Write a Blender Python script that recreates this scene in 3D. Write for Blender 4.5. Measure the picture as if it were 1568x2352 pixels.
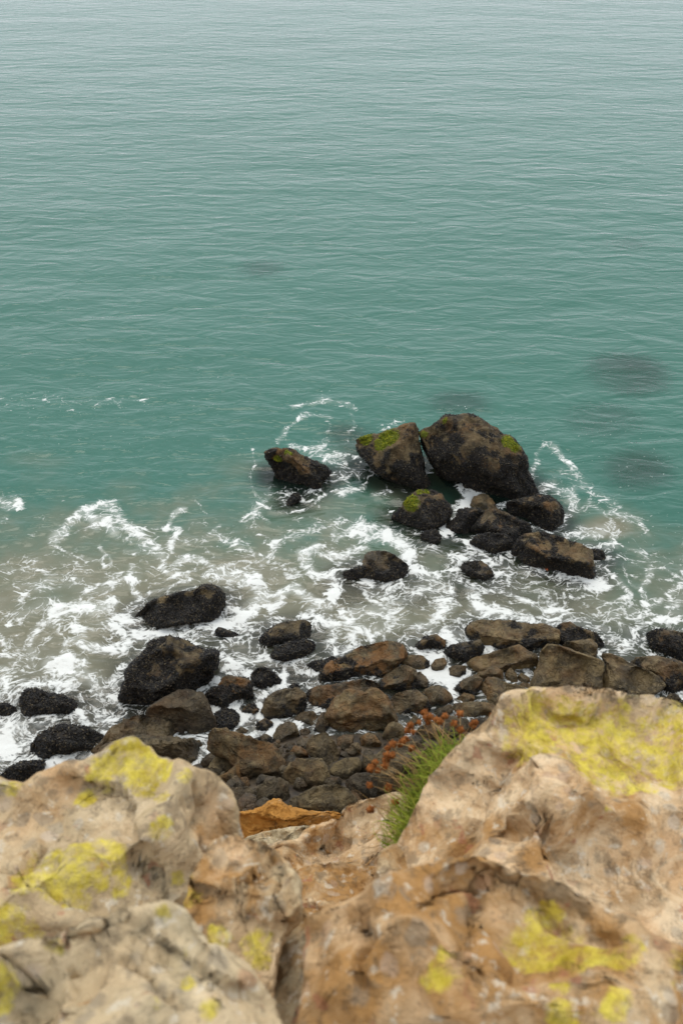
import bpy, bmesh, math, random
import numpy as np
from mathutils import Vector

for o in list(bpy.data.objects):
    bpy.data.objects.remove(o)
scene = bpy.context.scene
COL = scene.collection

# ------------------------------------------------------------------ camera, sky, sun, exposure
H = 18.0                      # eye height above the sea, metres
PITCH = math.radians(36.0)    # looking down
LENS = 35.0
W0, H0 = 1568.0, 2352.0       # size of the survey drawing used for the measured outlines
FPX = H0 * LENS / 36.0
cam_d = bpy.data.cameras.new('camera')
cam_d.sensor_fit = 'VERTICAL'
cam_d.sensor_height = 36.0
cam_d.sensor_width = 24.0
cam_d.lens = LENS
cam_d.clip_start = 0.05
cam_d.clip_end = 9000
cam_d.dof.use_dof = True
cam_d.dof.focus_distance = 26.0
cam_d.dof.aperture_fstop = 5.6
cam = bpy.data.objects.new('camera', cam_d)
COL.objects.link(cam)
cam.location = (0, 0, H)
cam.rotation_euler = (math.pi / 2 - PITCH, 0, 0)
scene.camera = cam

SUN_EL, SUN_AZ = math.radians(64), math.radians(-15)   # azimuth from +Y (out to sea), to the left
world = bpy.data.worlds.new('World')
scene.world = world
world.use_nodes = True
wn = world.node_tree
wn.nodes.clear()
w_out = wn.nodes.new('ShaderNodeOutputWorld')
w_bg = wn.nodes.new('ShaderNodeBackground')
w_sky = wn.nodes.new('ShaderNodeTexSky')
w_sky.sky_type = 'NISHITA'
w_sky.sun_disc = False
w_sky.sun_elevation = SUN_EL
w_sky.sun_rotation = SUN_AZ
w_sky.air_density = 1.0
w_sky.dust_density = 1.5
w_sky.ozone_density = 1.0
w_hs = wn.nodes.new('ShaderNodeHueSaturation')
w_hs.inputs['Saturation'].default_value = 0.22
w_bg.inputs['Strength'].default_value = 0.15
wn.links.new(w_sky.outputs[0], w_hs.inputs['Color'])
w_mix = wn.nodes.new('ShaderNodeMix')          # an even grey cloud deck over that sky
w_mix.data_type = 'RGBA'
w_mix.inputs[0].default_value = 0.8
w_mix.inputs[7].default_value = (5.0, 5.35, 5.75, 1.0)
wn.links.new(w_hs.outputs[0], w_mix.inputs[6])
wn.links.new(w_mix.outputs[2], w_bg.inputs['Color'])
wn.links.new(w_bg.outputs[0], w_out.inputs['Surface'])

sun_d = bpy.data.lights.new('sun', 'SUN')
sun_d.energy = 0.75
sun_d.angle = math.radians(32)
sun_d.color = (1.0, 0.92, 0.80)
sun = bpy.data.objects.new('sun', sun_d)
COL.objects.link(sun)
sdir = Vector((math.sin(SUN_AZ) * math.cos(SUN_EL), math.cos(SUN_AZ) * math.cos(SUN_EL), math.sin(SUN_EL)))
sun.rotation_euler = sdir.to_track_quat('Z', 'Y').to_euler()
sun.location = sdir * 60

scene.view_settings.view_transform = 'Standard'
scene.view_settings.look = 'None'
scene.view_settings.gamma = 1.0
scene.view_settings.use_curve_mapping = False
scene.view_settings.exposure = 0.70
scene.cycles.use_denoising = True
scene.cycles.max_bounces = 6
scene.cycles.transparent_max_bounces = 8

# ------------------------------------------------------------------ numeric helpers
CAM = np.array([0.0, 0.0, H])
FWD = np.array([0.0, math.cos(PITCH), -math.sin(PITCH)])
UPV = np.array([0.0, math.sin(PITCH), math.cos(PITCH)])
RGT = np.array([1.0, 0.0, 0.0])

# measuring frames: survey drawing = (scale, x offset, y offset)
FR = dict(F=(1, 0, 0), Z1=(.5, 0, 815.4), Z2=(.5, 784, 815.4), Z3=(.4, 0, 1254.4), Z4=(.32, 439, 1379.8),
          Z5=(.4, 940.8, 1379.8), A=(.32, 564.5, 909.4), B=(.32, 940.8, 909.4), C=(.32, 752.6, 1568),
          Z6=(.5, 0, 1693.4), Z7=(.5, 784, 1568), Z8=(.4, 439, 1693.4), K=(.32, 0, 1129),
          M=(.36, 501.8, 1191.7), D=(.32, 1066.2, 940.8))

def conv(fr, pts):
    s, ox, oy = FR[fr]
    p = np.array(pts, float)
    return np.stack([p[:, 0] * s + ox, p[:, 1] * s + oy], 1)

def ray(p):
    p = np.atleast_2d(np.asarray(p, float))
    d = FWD + RGT * ((p[:, :1] - W0 / 2) / FPX) + UPV * ((H0 / 2 - p[:, 1:2]) / FPX)
    return d / np.linalg.norm(d, axis=1, keepdims=True)

def at_z(p, z):
    d = ray(p)
    return CAM + d * ((z - H) / d[:, 2:3])

def at_dist(p, dist):
    return CAM + ray(p) * dist

def project(P):
    q = P - CAM
    w = q @ FWD
    return W0 / 2 + FPX * (q @ RGT) / w, H0 / 2 - FPX * (q @ UPV) / w

def sstep(a, b, x):
    t = np.clip((x - a) / (b - a), 0, 1)
    return t * t * (3 - 2 * t)

_rs = np.random.RandomState(7)
_perm = np.tile(_rs.permutation(256), 3)
_grad = _rs.normal(size=(256, 3))
_grad /= np.linalg.norm(_grad, axis=1, keepdims=True)

def perlin(P):
    P = np.asarray(P, float)
    i = np.floor(P).astype(int)
    f = P - i
    u = f * f * f * (f * (f * 6 - 15) + 10)
    i &= 255
    out = 0
    for dx in (0, 1):
        wx = u[:, 0] if dx else 1 - u[:, 0]
        for dy in (0, 1):
            wy = u[:, 1] if dy else 1 - u[:, 1]
            for dz in (0, 1):
                wz = u[:, 2] if dz else 1 - u[:, 2]
                h = _perm[_perm[_perm[i[:, 0] + dx] + i[:, 1] + dy] + i[:, 2] + dz]
                g = _grad[h]
                out = out + wx * wy * wz * (g[:, 0] * (f[:, 0] - dx) + g[:, 1] * (f[:, 1] - dy) + g[:, 2] * (f[:, 2] - dz))
    return out * 1.5

def fbm(P, oct=4, lac=2.1, gain=.5, ridged=False):
    a, s, tot = 1.0, 0, 0
    P = np.array(P, float)
    for k in range(oct):
        n = perlin(P + 17.3 * k)
        if ridged:
            n = 1 - 2 * np.abs(n)
        s = s + a * n
        tot += a
        a *= gain
        P = P * lac
    return s / tot

# ------------------------------------------------------------------ mesh helpers
def mk_mesh(name, V, F, attrs=None, smooth=True):
    me = bpy.data.meshes.new(name)
    V = np.asarray(V, np.float32)
    F = np.asarray(F, np.int32)
    k = F.shape[1]
    me.vertices.add(len(V))
    me.vertices.foreach_set('co', V.ravel())
    me.loops.add(F.size)
    me.polygons.add(len(F))
    me.polygons.foreach_set('loop_start', np.arange(0, F.size, k, dtype=np.int32))
    me.loops.foreach_set('vertex_index', F.ravel())
    me.update(calc_edges=True)
    me.validate()
    if smooth:
        me.polygons.foreach_set('use_smooth', np.ones(len(F), bool))
    for nm, arr in (attrs or {}).items():
        arr = np.asarray(arr, np.float32)
        if arr.ndim == 1:
            me.attributes.new(nm, 'FLOAT', 'POINT').data.foreach_set('value', arr)
        else:
            me.attributes.new(nm, 'FLOAT_VECTOR', 'POINT').data.foreach_set('vector', arr.ravel())
    return me

def link(name, me, mat=None, parent=None, label=None, cat=None, group=None, kind=None):
    o = bpy.data.objects.new(name, me)
    COL.objects.link(o)
    if mat and me is not None:
        me.materials.append(mat)
    if parent is not None:
        o.parent = parent
    if label: o['label'] = label
    if cat: o['category'] = cat
    if group: o['group'] = group
    if kind: o['kind'] = kind
    return o

_ico = {}
def ico(n):
    if n not in _ico:
        bm = bmesh.new()
        bmesh.ops.create_icosphere(bm, subdivisions=n, radius=1)
        V = np.array([v.co[:] for v in bm.verts])
        F = np.array([[v.index for v in f.verts] for f in bm.faces])
        bm.free()
        _ico[n] = (V, F)
    return _ico[n]

def vnormals(V, F):
    n = np.cross(V[F[:, 1]] - V[F[:, 0]], V[F[:, 2]] - V[F[:, 0]])
    N = np.zeros_like(V)
    for k in range(3):
        np.add.at(N, F[:, k], n)
    return N / (np.linalg.norm(N, axis=1, keepdims=True) + 1e-12)

# ------------------------------------------------------------------ material helpers
class NT:
    def __init__(self, name):
        self.m = bpy.data.materials.new(name)
        self.m.use_nodes = True
        self.t = self.m.node_tree
        self.t.nodes.clear()
        self.out = self.t.nodes.new('ShaderNodeOutputMaterial')
    def n(self, typ, **kw):
        nd = self.t.nodes.new('ShaderNode' + typ)
        for k, v in kw.items():
            setattr(nd, k, v)
        return nd
    def l(self, a, b):
        self.t.links.new(a, b)
    def val(self, sock, v):
        if hasattr(v, 'is_output') or isinstance(v, bpy.types.NodeSocket):
            self.l(v, sock)
        else:
            sock.default_value = v
    def math(self, op, a, b=0.0, c=None, clamp=False):
        nd = self.n('Math', operation=op, use_clamp=clamp)
        self.val(nd.inputs[0], a)
        self.val(nd.inputs[1], b)
        if c is not None: self.val(nd.inputs[2], c)
        return nd.outputs[0]
    def sstep(self, a, b, x):
        nd = self.n('MapRange', interpolation_type='SMOOTHSTEP')
        self.val(nd.inputs['Value'], x)
        self.val(nd.inputs['From Min'], a)
        self.val(nd.inputs['From Max'], b)
        return nd.outputs[0]
    def attr(self, name, vec=False, obj=False):
        nd = self.n('Attribute', attribute_name=name, attribute_type='OBJECT' if obj else 'GEOMETRY')
        return nd.outputs['Vector'] if vec else nd.outputs['Fac']
    def pos(self):
        return self.n('NewGeometry').outputs['Position']
    def map(self, v, scale=(1, 1, 1), loc=(0, 0, 0), rot=(0, 0, 0)):
        nd = self.n('Mapping')
        self.l(v, nd.inputs['Vector'])
        nd.inputs['Scale'].default_value = scale
        nd.inputs['Location'].default_value = loc
        nd.inputs['Rotation'].default_value = rot
        return nd.outputs[0]
    def noise(self, v, scale, detail=4, rough=.55, dist=0.0, color=False):
        nd = self.n('TexNoise')
        self.l(v, nd.inputs['Vector'])
        nd.inputs['Scale'].default_value = scale
        nd.inputs['Detail'].default_value = detail
        nd.inputs['Roughness'].default_value = rough
        nd.inputs['Distortion'].default_value = dist
        return nd.outputs['Color' if color else 'Fac']
    def voro(self, v, scale, feature='DISTANCE_TO_EDGE', rnd=1.0):
        nd = self.n('TexVoronoi', feature=feature)
        self.l(v, nd.inputs['Vector'])
        nd.inputs['Scale'].default_value = scale
        nd.inputs['Randomness'].default_value = rnd
        return nd.outputs['Distance']
    def mixc(self, fac, a, b, blend='MIX'):
        nd = self.n('Mix', data_type='RGBA', blend_type=blend)
        self.val(nd.inputs[0], fac)
        for s, v in ((nd.inputs[6], a), (nd.inputs[7], b)):
            if isinstance(v, (tuple, list)):
                s.default_value = (*v, 1.0)[:4]
            else:
                self.l(v, s)
        return nd.outputs[2]
    def ramp(self, fac, stops):
        nd = self.n('ValToRGB')
        self.l(fac, nd.inputs[0])
        cr = nd.color_ramp
        while len(cr.elements) < len(stops):
            cr.elements.new(0.5)
        for e, (p, c) in zip(cr.elements, stops):
            e.position = p
            e.color = (*c, 1)
        return nd.outputs[0]
    def bump(self, h, strength=.5, dist=.05, normal=None):
        nd = self.n('Bump')
        self.l(h, nd.inputs['Height'])
        nd.inputs['Strength'].default_value = strength
        nd.inputs['Distance'].default_value = dist
        if normal is not None: self.l(normal, nd.inputs['Normal'])
        return nd.outputs[0]
    def facets(self, v, scale):
        """height of a surface broken into flat, randomly tilted faces"""
        vo = self.n('TexVoronoi', feature='F1'); self.l(v, vo.inputs['Vector']); vo.inputs['Scale'].default_value = scale
        d = self.n('VectorMath', operation='SUBTRACT'); self.l(v, d.inputs[0]); self.l(vo.outputs['Position'], d.inputs[1])
        c = self.n('VectorMath', operation='SUBTRACT'); self.l(vo.outputs['Color'], c.inputs[0]); c.inputs[1].default_value = (.5, .5, .5)
        dt = self.n('VectorMath', operation='DOT_PRODUCT'); self.l(d.outputs[0], dt.inputs[0]); self.l(c.outputs[0], dt.inputs[1])
        return dt.outputs['Value']
    def principled(self, color, rough=.8, normal=None, spec=.3):
        p = self.n('BsdfPrincipled')
        if isinstance(color, (tuple, list)):
            p.inputs['Base Color'].default_value = (*color, 1)
        else:
            self.l(color, p.inputs['Base Color'])
        self.val(p.inputs['Roughness'], rough)
        p.inputs['Specular IOR Level'].default_value = spec
        if normal is not None: self.l(normal, p.inputs['Normal'])
        self.l(p.outputs[0], self.out.inputs['Surface'])
        return p

# wave-washed shore rock: brown stone, ochre staining, black mussel beds, moss
def mat_shore_rock():
    m = NT('shore_rock')
    tex = m.n('TexCoord').outputs['Object']
    tone = m.attr('tone', obj=True)
    n1 = m.noise(tex, 1.6, 6, .62)
    n2 = m.noise(tex, 9.0, 6, .65)
    n3 = m.noise(m.map(tex, (1, 1, 2.2)), 4.5, 7, .7, .6)
    dark = m.mixc(tone, (.016, .0135, .0105), (.050, .038, .020))
    mid = m.mixc(tone, (.040, .033, .025), (.180, .128, .056))
    c = m.mixc(m.sstep(.36, .66, n1), dark, mid)
    c = m.mixc(m.math('MULTIPLY', m.sstep(.48, .7, n3), .75), c, m.mixc(tone, (.070, .060, .044), (.275, .205, .100)))
    och = m.math('MULTIPLY', m.attr('ochre'), m.sstep(.38, .62, m.noise(tex, 2.3, 5, .6)))
    c = m.mixc(m.math('MULTIPLY', och, .85), c, m.mixc(n2, (.075, .030, .008), (.27, .125, .032)))
    c = m.mixc(m.math('MULTIPLY', m.sstep(.56, .68, n2), .45), c, (.022, .018, .014))
    c = m.mixc(m.math('MULTIPLY', m.sstep(.66, .74, m.noise(tex, 23, 3, .6)), .55), c, (.34, .28, .18))
    ms = m.attr('mussel')
    mmask = m.sstep(.30, .68, m.math('ADD', ms, m.math('MULTIPLY', m.math('SUBTRACT', m.noise(tex, 14, 3, .6), .5), .8)))
    c = m.mixc(m.math('MULTIPLY', mmask, .92), c, (.010, .0095, .009))
    moss = m.attr('moss')
    gm = m.sstep(.35, .6, m.math('ADD', moss, m.math('MULTIPLY', m.math('SUBTRACT', m.noise(tex, 11, 4, .6), .5), .7)))
    c = m.mixc(gm, c, m.mixc(m.noise(tex, 7, 3), (.045, .075, .008), (.20, .20, .015)))
    h = m.math('ADD', m.math('MULTIPLY', n3, .6), m.math('ADD', m.math('MULTIPLY', n2, .5), m.math('MULTIPLY', m.noise(tex, 26, 4, .6), .3)))
    crack = m.sstep(.0, .05, m.voro(m.map(m.noise(tex, 1.2, 3, .6, color=True), (1.6, 1.6, 2.6)), 2.2))
    h = m.math('ADD', h, m.math('MULTIPLY', crack, .25))
    rough = m.math('SUBTRACT', .85, m.math('MULTIPLY', m.attr('wet'), .5))
    wp = m.n('VectorMath', operation='MULTIPLY_ADD'); m.l(m.noise(tex, 2.5, 3, .5, color=True), wp.inputs[0]); wp.inputs[1].default_value = (.2, .2, .2); m.l(tex, wp.inputs[2])
    fc = m.math('ADD', m.facets(wp.outputs[0], 2.0), m.math('MULTIPLY', m.facets(wp.outputs[0], 6.0), .8))
    m.principled(c, rough, m.bump(h, 1.0, .085, m.bump(fc, 1.0, .7)), .3)
    return m.m

# pale sandstone of the cliff top with lichen, stains and clasts
def mat_cliff_rock():
    m = NT('cliff_rock')
    tex = m.n('TexCoord').outputs['Object']
    wob = m.noise(tex, 4, 3, .5, color=True)
    pink = m.attr('pink'); stain = m.attr('stain'); pale = m.attr('pale')
    n1 = m.noise(tex, 3.2, 6, .62)
    n2 = m.noise(tex, 16, 5, .65)
    n3 = m.noise(tex, 46, 4, .65)
    nb = m.noise(m.map(tex, (1, 1, 2.5), rot=(.4, .5, 0)), 6, 6, .7, 1.2)
    c = m.mixc(m.sstep(.35, .65, n1), (.34, .265, .155), (.54, .45, .285))
    c = m.mixc(pink, c, m.mixc(n2, (.50, .29, .135), (.72, .48, .27)))
    c = m.mixc(m.math('MULTIPLY', m.math('MULTIPLY', pale, .85), m.sstep(.36, .66, nb)), c, (.82, .66, .44))
    c = m.mixc(m.math('MULTIPLY', m.sstep(.52, .7, nb), m.math('MULTIPLY_ADD', stain, .5, .12)), c, (.34, .205, .095))
    st = m.math('MULTIPLY', m.sstep(.50, .78, m.math('MULTIPLY_ADD', stain, .5, m.math('SUBTRACT', m.noise(tex, 7, 5, .65, .8), .2))), .9)
    c = m.mixc(st, c, m.mixc(n2, (.17, .08, .022), (.52, .27, .08)))
    vz = m.n('TexVoronoi', feature='F1')
    m.l(tex, vz.inputs['Vector'])
    vz.inputs['Scale'].default_value = 24
    vcol = m.n('SeparateColor'); m.l(vz.outputs['Color'], vcol.inputs[0])
    inside = m.math('SUBTRACT', 1.0, m.sstep(.28, .52, m.math('ADD', vz.outputs['Distance'], m.math('MULTIPLY', m.math('SUBTRACT', n2, .5), 1.1))))
    c = m.mixc(m.math('MULTIPLY', m.math('MULTIPLY', inside, m.sstep(.62, .7, vcol.outputs[0])), .55), c, m.ramp(vcol.outputs[1], [(0, (.20, .17, .13)), (.35, (.30, .25, .18)), (.6, (.50, .45, .36)), (.8, (.36, .17, .08)), (1, (.62, .56, .46))]))
    c = m.mixc(m.math('MULTIPLY', m.sstep(.50, .64, m.noise(m.map(tex, loc=(2, 8, 4)), 5.5, 6, .68, .5)), .55), c, m.mixc(stain, (.29, .25, .17), (.36, .20, .075)))
    c = m.mixc(m.math('MULTIPLY', m.sstep(.54, .66, n2), .6), c, (.16, .12, .075))
    c = m.mixc(m.math('MULTIPLY', m.sstep(.57, .66, m.noise(m.map(tex, loc=(9, 4, 2)), 24, 5, .65)), .65), c, (.62, .55, .43))
    c = m.mixc(m.math('MULTIPLY', m.sstep(.57, .66, m.noise(m.map(tex, loc=(3, 7, 1)), 34, 4, .65)), .4), c, (.085, .07, .05))
    c = m.mixc(m.math('MULTIPLY', m.sstep(.64, .70, m.noise(m.map(tex, loc=(13, 2, 5)), 15, 3, .6)), .6), c, (.33, .13, .07))
    c = m.mixc(m.math('MULTIPLY', m.attr('rust', obj=True), m.sstep(.25, .5, n1)), c, m.mixc(m.noise(tex, 5, 6, .7), (.20, .075, .012), (.58, .29, .07)))
    lich = m.attr('lichen')
    ln = m.math('ADD', m.math('MULTIPLY', m.math('SUBTRACT', m.noise(tex, 8, 6, .7), .5), 1.7), m.math('MULTIPLY', m.math('SUBTRACT', m.noise(tex, 30, 4, .65), .5), 1.8))
    lm = m.math('MULTIPLY', m.sstep(.22, .74, m.math('ADD', lich, ln)), m.math('MULTIPLY_ADD', m.sstep(.3, .6, m.noise(tex, 45, 4, .65)), .6, .4))
    lc = m.mixc(m.sstep(.3, .7, m.noise(tex, 18, 5, .7)), (.36, .27, .010), (.72, .60, .09))
    c = m.mixc(m.math('MULTIPLY', lm, .88), c, lc)
    h = m.math('ADD', m.math('MULTIPLY', n2, .6), m.math('ADD', m.math('MULTIPLY', n3, .3), m.math('MULTIPLY', nb, .6)))
    wp = m.n('VectorMath', operation='MULTIPLY_ADD'); m.l(m.noise(tex, 9, 3, .5, color=True), wp.inputs[0]); wp.inputs[1].default_value = (.05, .05, .05); m.l(tex, wp.inputs[2])
    fc = m.math('ADD', m.facets(wp.outputs[0], 7.0), m.math('MULTIPLY', m.facets(wp.outputs[0], 19.0), .8))
    m.principled(c, .92, m.bump(h, 1.0, .022, m.bump(fc, 1.0, .75)), .15)
    return m.m

def simple(name, c1, c2, scale=20, rough=.8, spec=.3, bump=0):
    m = NT(name)
    tex = m.n('TexCoord').outputs['Object']
    n = m.noise(tex, scale, 5, .6)
    c = m.mixc(m.sstep(.3, .7, n), c1, c2)
    m.principled(c, rough, m.bump(n, bump, .03) if bump else None, spec)
    return m.m

def mat_mussels():
    m = NT('mussel_shell')
    t = m.attr('shade')
    c = m.ramp(t, [(0, (.005, .005, .006)), (.55, (.012, .011, .011)), (.78, (.034, .028, .020)), (.92, (.075, .058, .034)), (1, (.13, .105, .065))])
    m.principled(c, .5, None, .35)
    return m.m

def mat_water():
    m = NT('sea_water')
    P = m.pos()
    foam_d = m.attr('foam'); sed = m.attr('silt'); opac = m.attr('depth_cover'); calm = m.attr('calm')
    fuv = m.attr('foam_flow', vec=True)
    # ripples: several trains of short waves, crests lying roughly along X
    r1 = m.noise(m.map(P, (.55, 1.35, 1), rot=(0, 0, math.radians(8))), 1.0, 3, .5, .6)
    r2 = m.noise(m.map(P, (1.1, 3.0, 1), rot=(0, 0, math.radians(-12))), 1.0, 3, .55, .3)
    r3 = m.noise(m.map(P, (.10, .22, 1), rot=(0, 0, math.radians(4))), 1.0, 2, .5)
    r4 = m.noise(P, 5.5, 3, .55)
    h = m.math('ADD', m.math('MULTIPLY', r1, .40), m.math('MULTIPLY', r2, .075))
    h = m.math('ADD', h, m.math('MULTIPLY', r3, .8))
    h = m.math('ADD', h, m.math('MULTIPLY', r4, .012))
    h = m.math('MULTIPLY', h, m.math('MULTIPLY_ADD', m.noise(m.map(P, (.025, .05, 1)), 1.0, 3, .55), .7, .65))
    nrm = m.bump(h, 1.0, .32)
    # lacy foam
    wv = m.n('VectorMath', operation='SCALE'); m.l(m.noise(fuv, 3.0, 4, .6, color=True), wv.inputs[0]); wv.inputs['Scale'].default_value = .42
    fa = m.n('VectorMath', operation='ADD'); m.l(fuv, fa.inputs[0]); m.l(wv.outputs[0], fa.inputs[1])
    fv = fa.outputs[0]
    fn = m.noise(P, 8.0, 4, .6)
    fn2 = m.noise(fuv, 2.6, 4, .6)
    d2 = m.math('ADD', foam_d, m.math('ADD', m.math('MULTIPLY', m.math('SUBTRACT', fn2, .5), .9), m.math('MULTIPLY', m.math('SUBTRACT', fn, .5), .30)))
    # froth: sheets eaten into by bubbles and gaps of several sizes, down to broken veins and specks
    wA = m.n('VectorMath', operation='MULTIPLY_ADD'); m.l(m.noise(fuv, 1.6, 3, .55, color=True), wA.inputs[0]); wA.inputs[1].default_value = (.75, .75, 0); m.l(fuv, wA.inputs[2])
    wB = m.n('VectorMath', operation='MULTIPLY_ADD'); m.l(m.noise(fuv, 6.5, 3, .55, color=True), wB.inputs[0]); wB.inputs[1].default_value = (.16, .16, 0); m.l(wA.outputs[0], wB.inputs[2])
    fw = m.map(wB.outputs[0], (.8, 1.05, 1))
    h1 = m.voro(fw, 1.55, 'F1'); h2 = m.voro(m.map(fw, loc=(3, 1, 0)), 4.0, 'F1'); h3 = m.voro(m.map(fw, loc=(7, 5, 0)), 10.0, 'F1')
    hs = m.math('ADD', m.math('MULTIPLY', h1, .38), m.math('ADD', m.math('MULTIPLY', h2, .36), m.math('MULTIPLY', h3, .30)))
    thr = m.math('SUBTRACT', .82, m.math('MULTIPLY', d2, .425))
    froth = m.sstep(-.01, .15, m.math('SUBTRACT', hs, thr))
    e_ = m.voro(fw, 1.55)
    wv_ = m.math('MAXIMUM', .008, m.math('MULTIPLY', d2, .115))
    vein = m.math('MULTIPLY', m.math('SUBTRACT', 1.0, m.sstep(.1, 1.0, m.math('DIVIDE', e_, wv_))), m.math('MULTIPLY', m.sstep(.16, .46, d2), m.sstep(.36, .56, fn)))
    e2_ = m.voro(m.map(fw, loc=(3, 1, 0)), 3.4)
    vein2 = m.math('MULTIPLY', m.math('SUBTRACT', 1.0, m.sstep(.1, 1.0, m.math('DIVIDE', e2_, m.math('MAXIMUM', .01, m.math('MULTIPLY_ADD', d2, .19, -.03))))), m.math('MULTIPLY', m.sstep(.30, .6, d2), m.sstep(.34, .52, fn)))
    vein = m.math('MAXIMUM', vein, vein2)
    film = m.math('MULTIPLY', m.sstep(.34, 1.0, d2), m.math('MULTIPLY', m.sstep(.30, .68, m.noise(fw, 3.0, 5, .65)), .30))
    foam = m.math('MAXIMUM', m.math('MAXIMUM', froth, m.math('MULTIPLY', vein, .9)), film)
    f = foam
    speck = m.math('MULTIPLY', m.sstep(.66, .72, m.noise(fuv, 9.0, 3, .6)), m.attr('speck'))
    foam = m.math('MAXIMUM', foam, speck)
    haze = m.sstep(.15, 1.1, foam_d)
    # body colour of the water: green-teal offshore, milky tan where sand is stirred up, paler where full of air
    teal = m.mixc(m.noise(m.map(P, (.05, .09, 1)), 1.0, 3, .5), (.028, .112, .082), (.041, .136, .103))
    sand = m.mixc(m.noise(P, .6, 4, .6), (.135, .134, .088), (.185, .174, .115))
    sm = m.math('ADD', sed, m.math('MULTIPLY', m.math('SUBTRACT', m.noise(P, .45, 5, .6, .6), .5), .55))
    body = m.mixc(m.sstep(.2, .95, sm), teal, sand)
    body = m.mixc(m.math('MULTIPLY', haze, .38), body, (.50, .52, .47))
    dif = m.n('BsdfDiffuse'); m.l(body, dif.inputs['Color']); m.l(nrm, dif.inputs['Normal'])
    tr = m.n('BsdfTransparent'); tr.inputs['Color'].default_value = (.72, .80, .74, 1)
    mx = m.n('MixShader'); m.l(opac, mx.inputs[0]); m.l(tr.outputs[0], mx.inputs[1]); m.l(dif.outputs[0], mx.inputs[2])
    gl = m.n('BsdfGlossy'); gl.inputs['Roughness'].default_value = .14; m.l(nrm, gl.inputs['Normal'])
    fr = m.n('Fresnel'); fr.inputs['IOR'].default_value = 1.34; m.l(nrm, fr.inputs['Normal'])
    mx2 = m.n('MixShader'); m.l(fr.outputs[0], mx2.inputs[0]); m.l(mx.outputs[0], mx2.inputs[1]); m.l(gl.outputs[0], mx2.inputs[2])
    fd = m.n('BsdfDiffuse')
    fd.inputs['Color'].default_value = (.71, .72, .69, 1)
    fb = m.bump(m.math('ADD', f, m.math('MULTIPLY', fn, .6)), .5, .10)
    m.l(fb, fd.inputs['Normal'])
    mx3 = m.n('MixShader'); m.l(m.math('MULTIPLY', foam, .93), mx3.inputs[0]); m.l(mx2.outputs[0], mx3.inputs[1]); m.l(fd.outputs[0], mx3.inputs[2])
    m.l(mx3.outputs[0], m.out.inputs['Surface'])
    return m.m

M_SHORE = mat_shore_rock()
M_CLIFF = mat_cliff_rock()
M_MUS = mat_mussels()
M_MOSS = simple('moss_fronds', (.05, .085, .008), (.24, .24, .02), 12, .9, .1)
M_BED = simple('seabed_sand', (.10, .10, .07), (.17, .155, .10), .5, .9, .1, .4)
M_RUBBLE = simple('wet_rubble', (.022, .018, .014), (.085, .062, .038), 3, .6, .4, .6)
M_STAR = simple('starfish_skin', (.45, .09, .03), (.70, .22, .10), 60, .8, .2)
M_WATER = mat_water()

# ------------------------------------------------------------------ ground shape
PROF_Y = np.array([-40., -3., 0.2, 1.2, 2.2, 3.2, 4.6, 7.0, 9.6, 11.2, 13.2, 15.6, 17.4, 19.5, 24, 40, 400, 6000])
PROF_Z = np.array([17., 16.4, 16.2, 15.6, 14.8, 13.2, 10.6, 6.6, 3.3, 2.35, 1.15, .12, -.45, -.9, -1.8, -3.2, -9., -40.])
def ground_z(x, y):
    yy = y - np.interp(x, [-9, -4.5, -2.2, 1, 4, 8], [-2.0, -1.5, -.5, .1, .6, 1.2]) + 0.25 * np.sin(x * .9)
    return np.interp(yy, PROF_Y, PROF_Z)

def ground_hit(p):
    d = ray(p)[0]
    t = 1.0
    for _ in range(4000):
        q = CAM + d * t
        g = max(0.0, float(ground_z(q[0], q[1])))
        if q[2] <= g:
            return q
        t += max(.01, (q[2] - g) * .25)
    return q

# the land under everything: cliff slope down to the shore, and the sea floor running on to the horizon
gy = np.concatenate([np.linspace(-40, -3, 12), np.linspace(-2.8, 2, 40), np.linspace(2.1, 20, 190), np.geomspace(20.4, 60, 50), np.geomspace(65, 6000, 40)])
gs = np.linspace(-1, 1, 200)
hw = np.interp(gy, [-40, 20, 60, 6000], [30, 24, 60, 5500])
GX = gs[None, :] * hw[:, None]
GY = np.repeat(gy[:, None], len(gs), 1)
GP = np.stack([GX.ravel(), GY.ravel(), np.zeros(GX.size)], 1)
gz = ground_z(GP[:, 0], GP[:, 1])
amp = np.interp(GP[:, 1], [-5, 3, 10, 12, 18, 60], [.05, .3, .4, .12, .10, .2])
gz = gz + amp * (fbm(GP * np.array([.9, .9, 1]), 5) * .9 + .35 * fbm(GP * 2.7, 3, ridged=True) - .2)
GP[:, 2] = gz
def grid_faces(nr, nc):
    i = np.arange(nr * nc).reshape(nr, nc)
    return np.stack([i[:-1, :-1].ravel(), i[:-1, 1:].ravel(), i[1:, 1:].ravel(), i[1:, :-1].ravel()], 1)
GF = grid_faces(*GX.shape)
row_land = (GP[GF[:, 0], 1] < 12.6)
row_mid = (GP[GF[:, 0], 1] >= 12.6) & (GP[GF[:, 0], 1] < 19)
def sub_mesh(name, V, F, extra=None):
    u, inv = np.unique(F.ravel(), return_inverse=True)
    return mk_mesh(name, V[u], inv.reshape(F.shape), {k: a[u] for k, a in (extra or {}).items()}), u
nz = fbm(GP * .7, 3)
ga = dict(pink=np.clip(.35 + nz, 0, 1), stain=np.clip(.75 + nz, 0, 1), pale=np.clip(.2 + .6 * nz, 0, 1), lichen=np.full(len(GP), -1.0))
me, _ = sub_mesh('cliff', GP, GF[row_land], ga)
link('cliff', me, M_CLIFF, kind='structure')
me, _ = sub_mesh('shore', GP, GF[row_mid])
link('shore', me, M_RUBBLE, kind='structure')
me, _ = sub_mesh('seabed', GP, GF[~row_land & ~row_mid])
link('seabed', me, M_BED, kind='structure')

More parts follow.
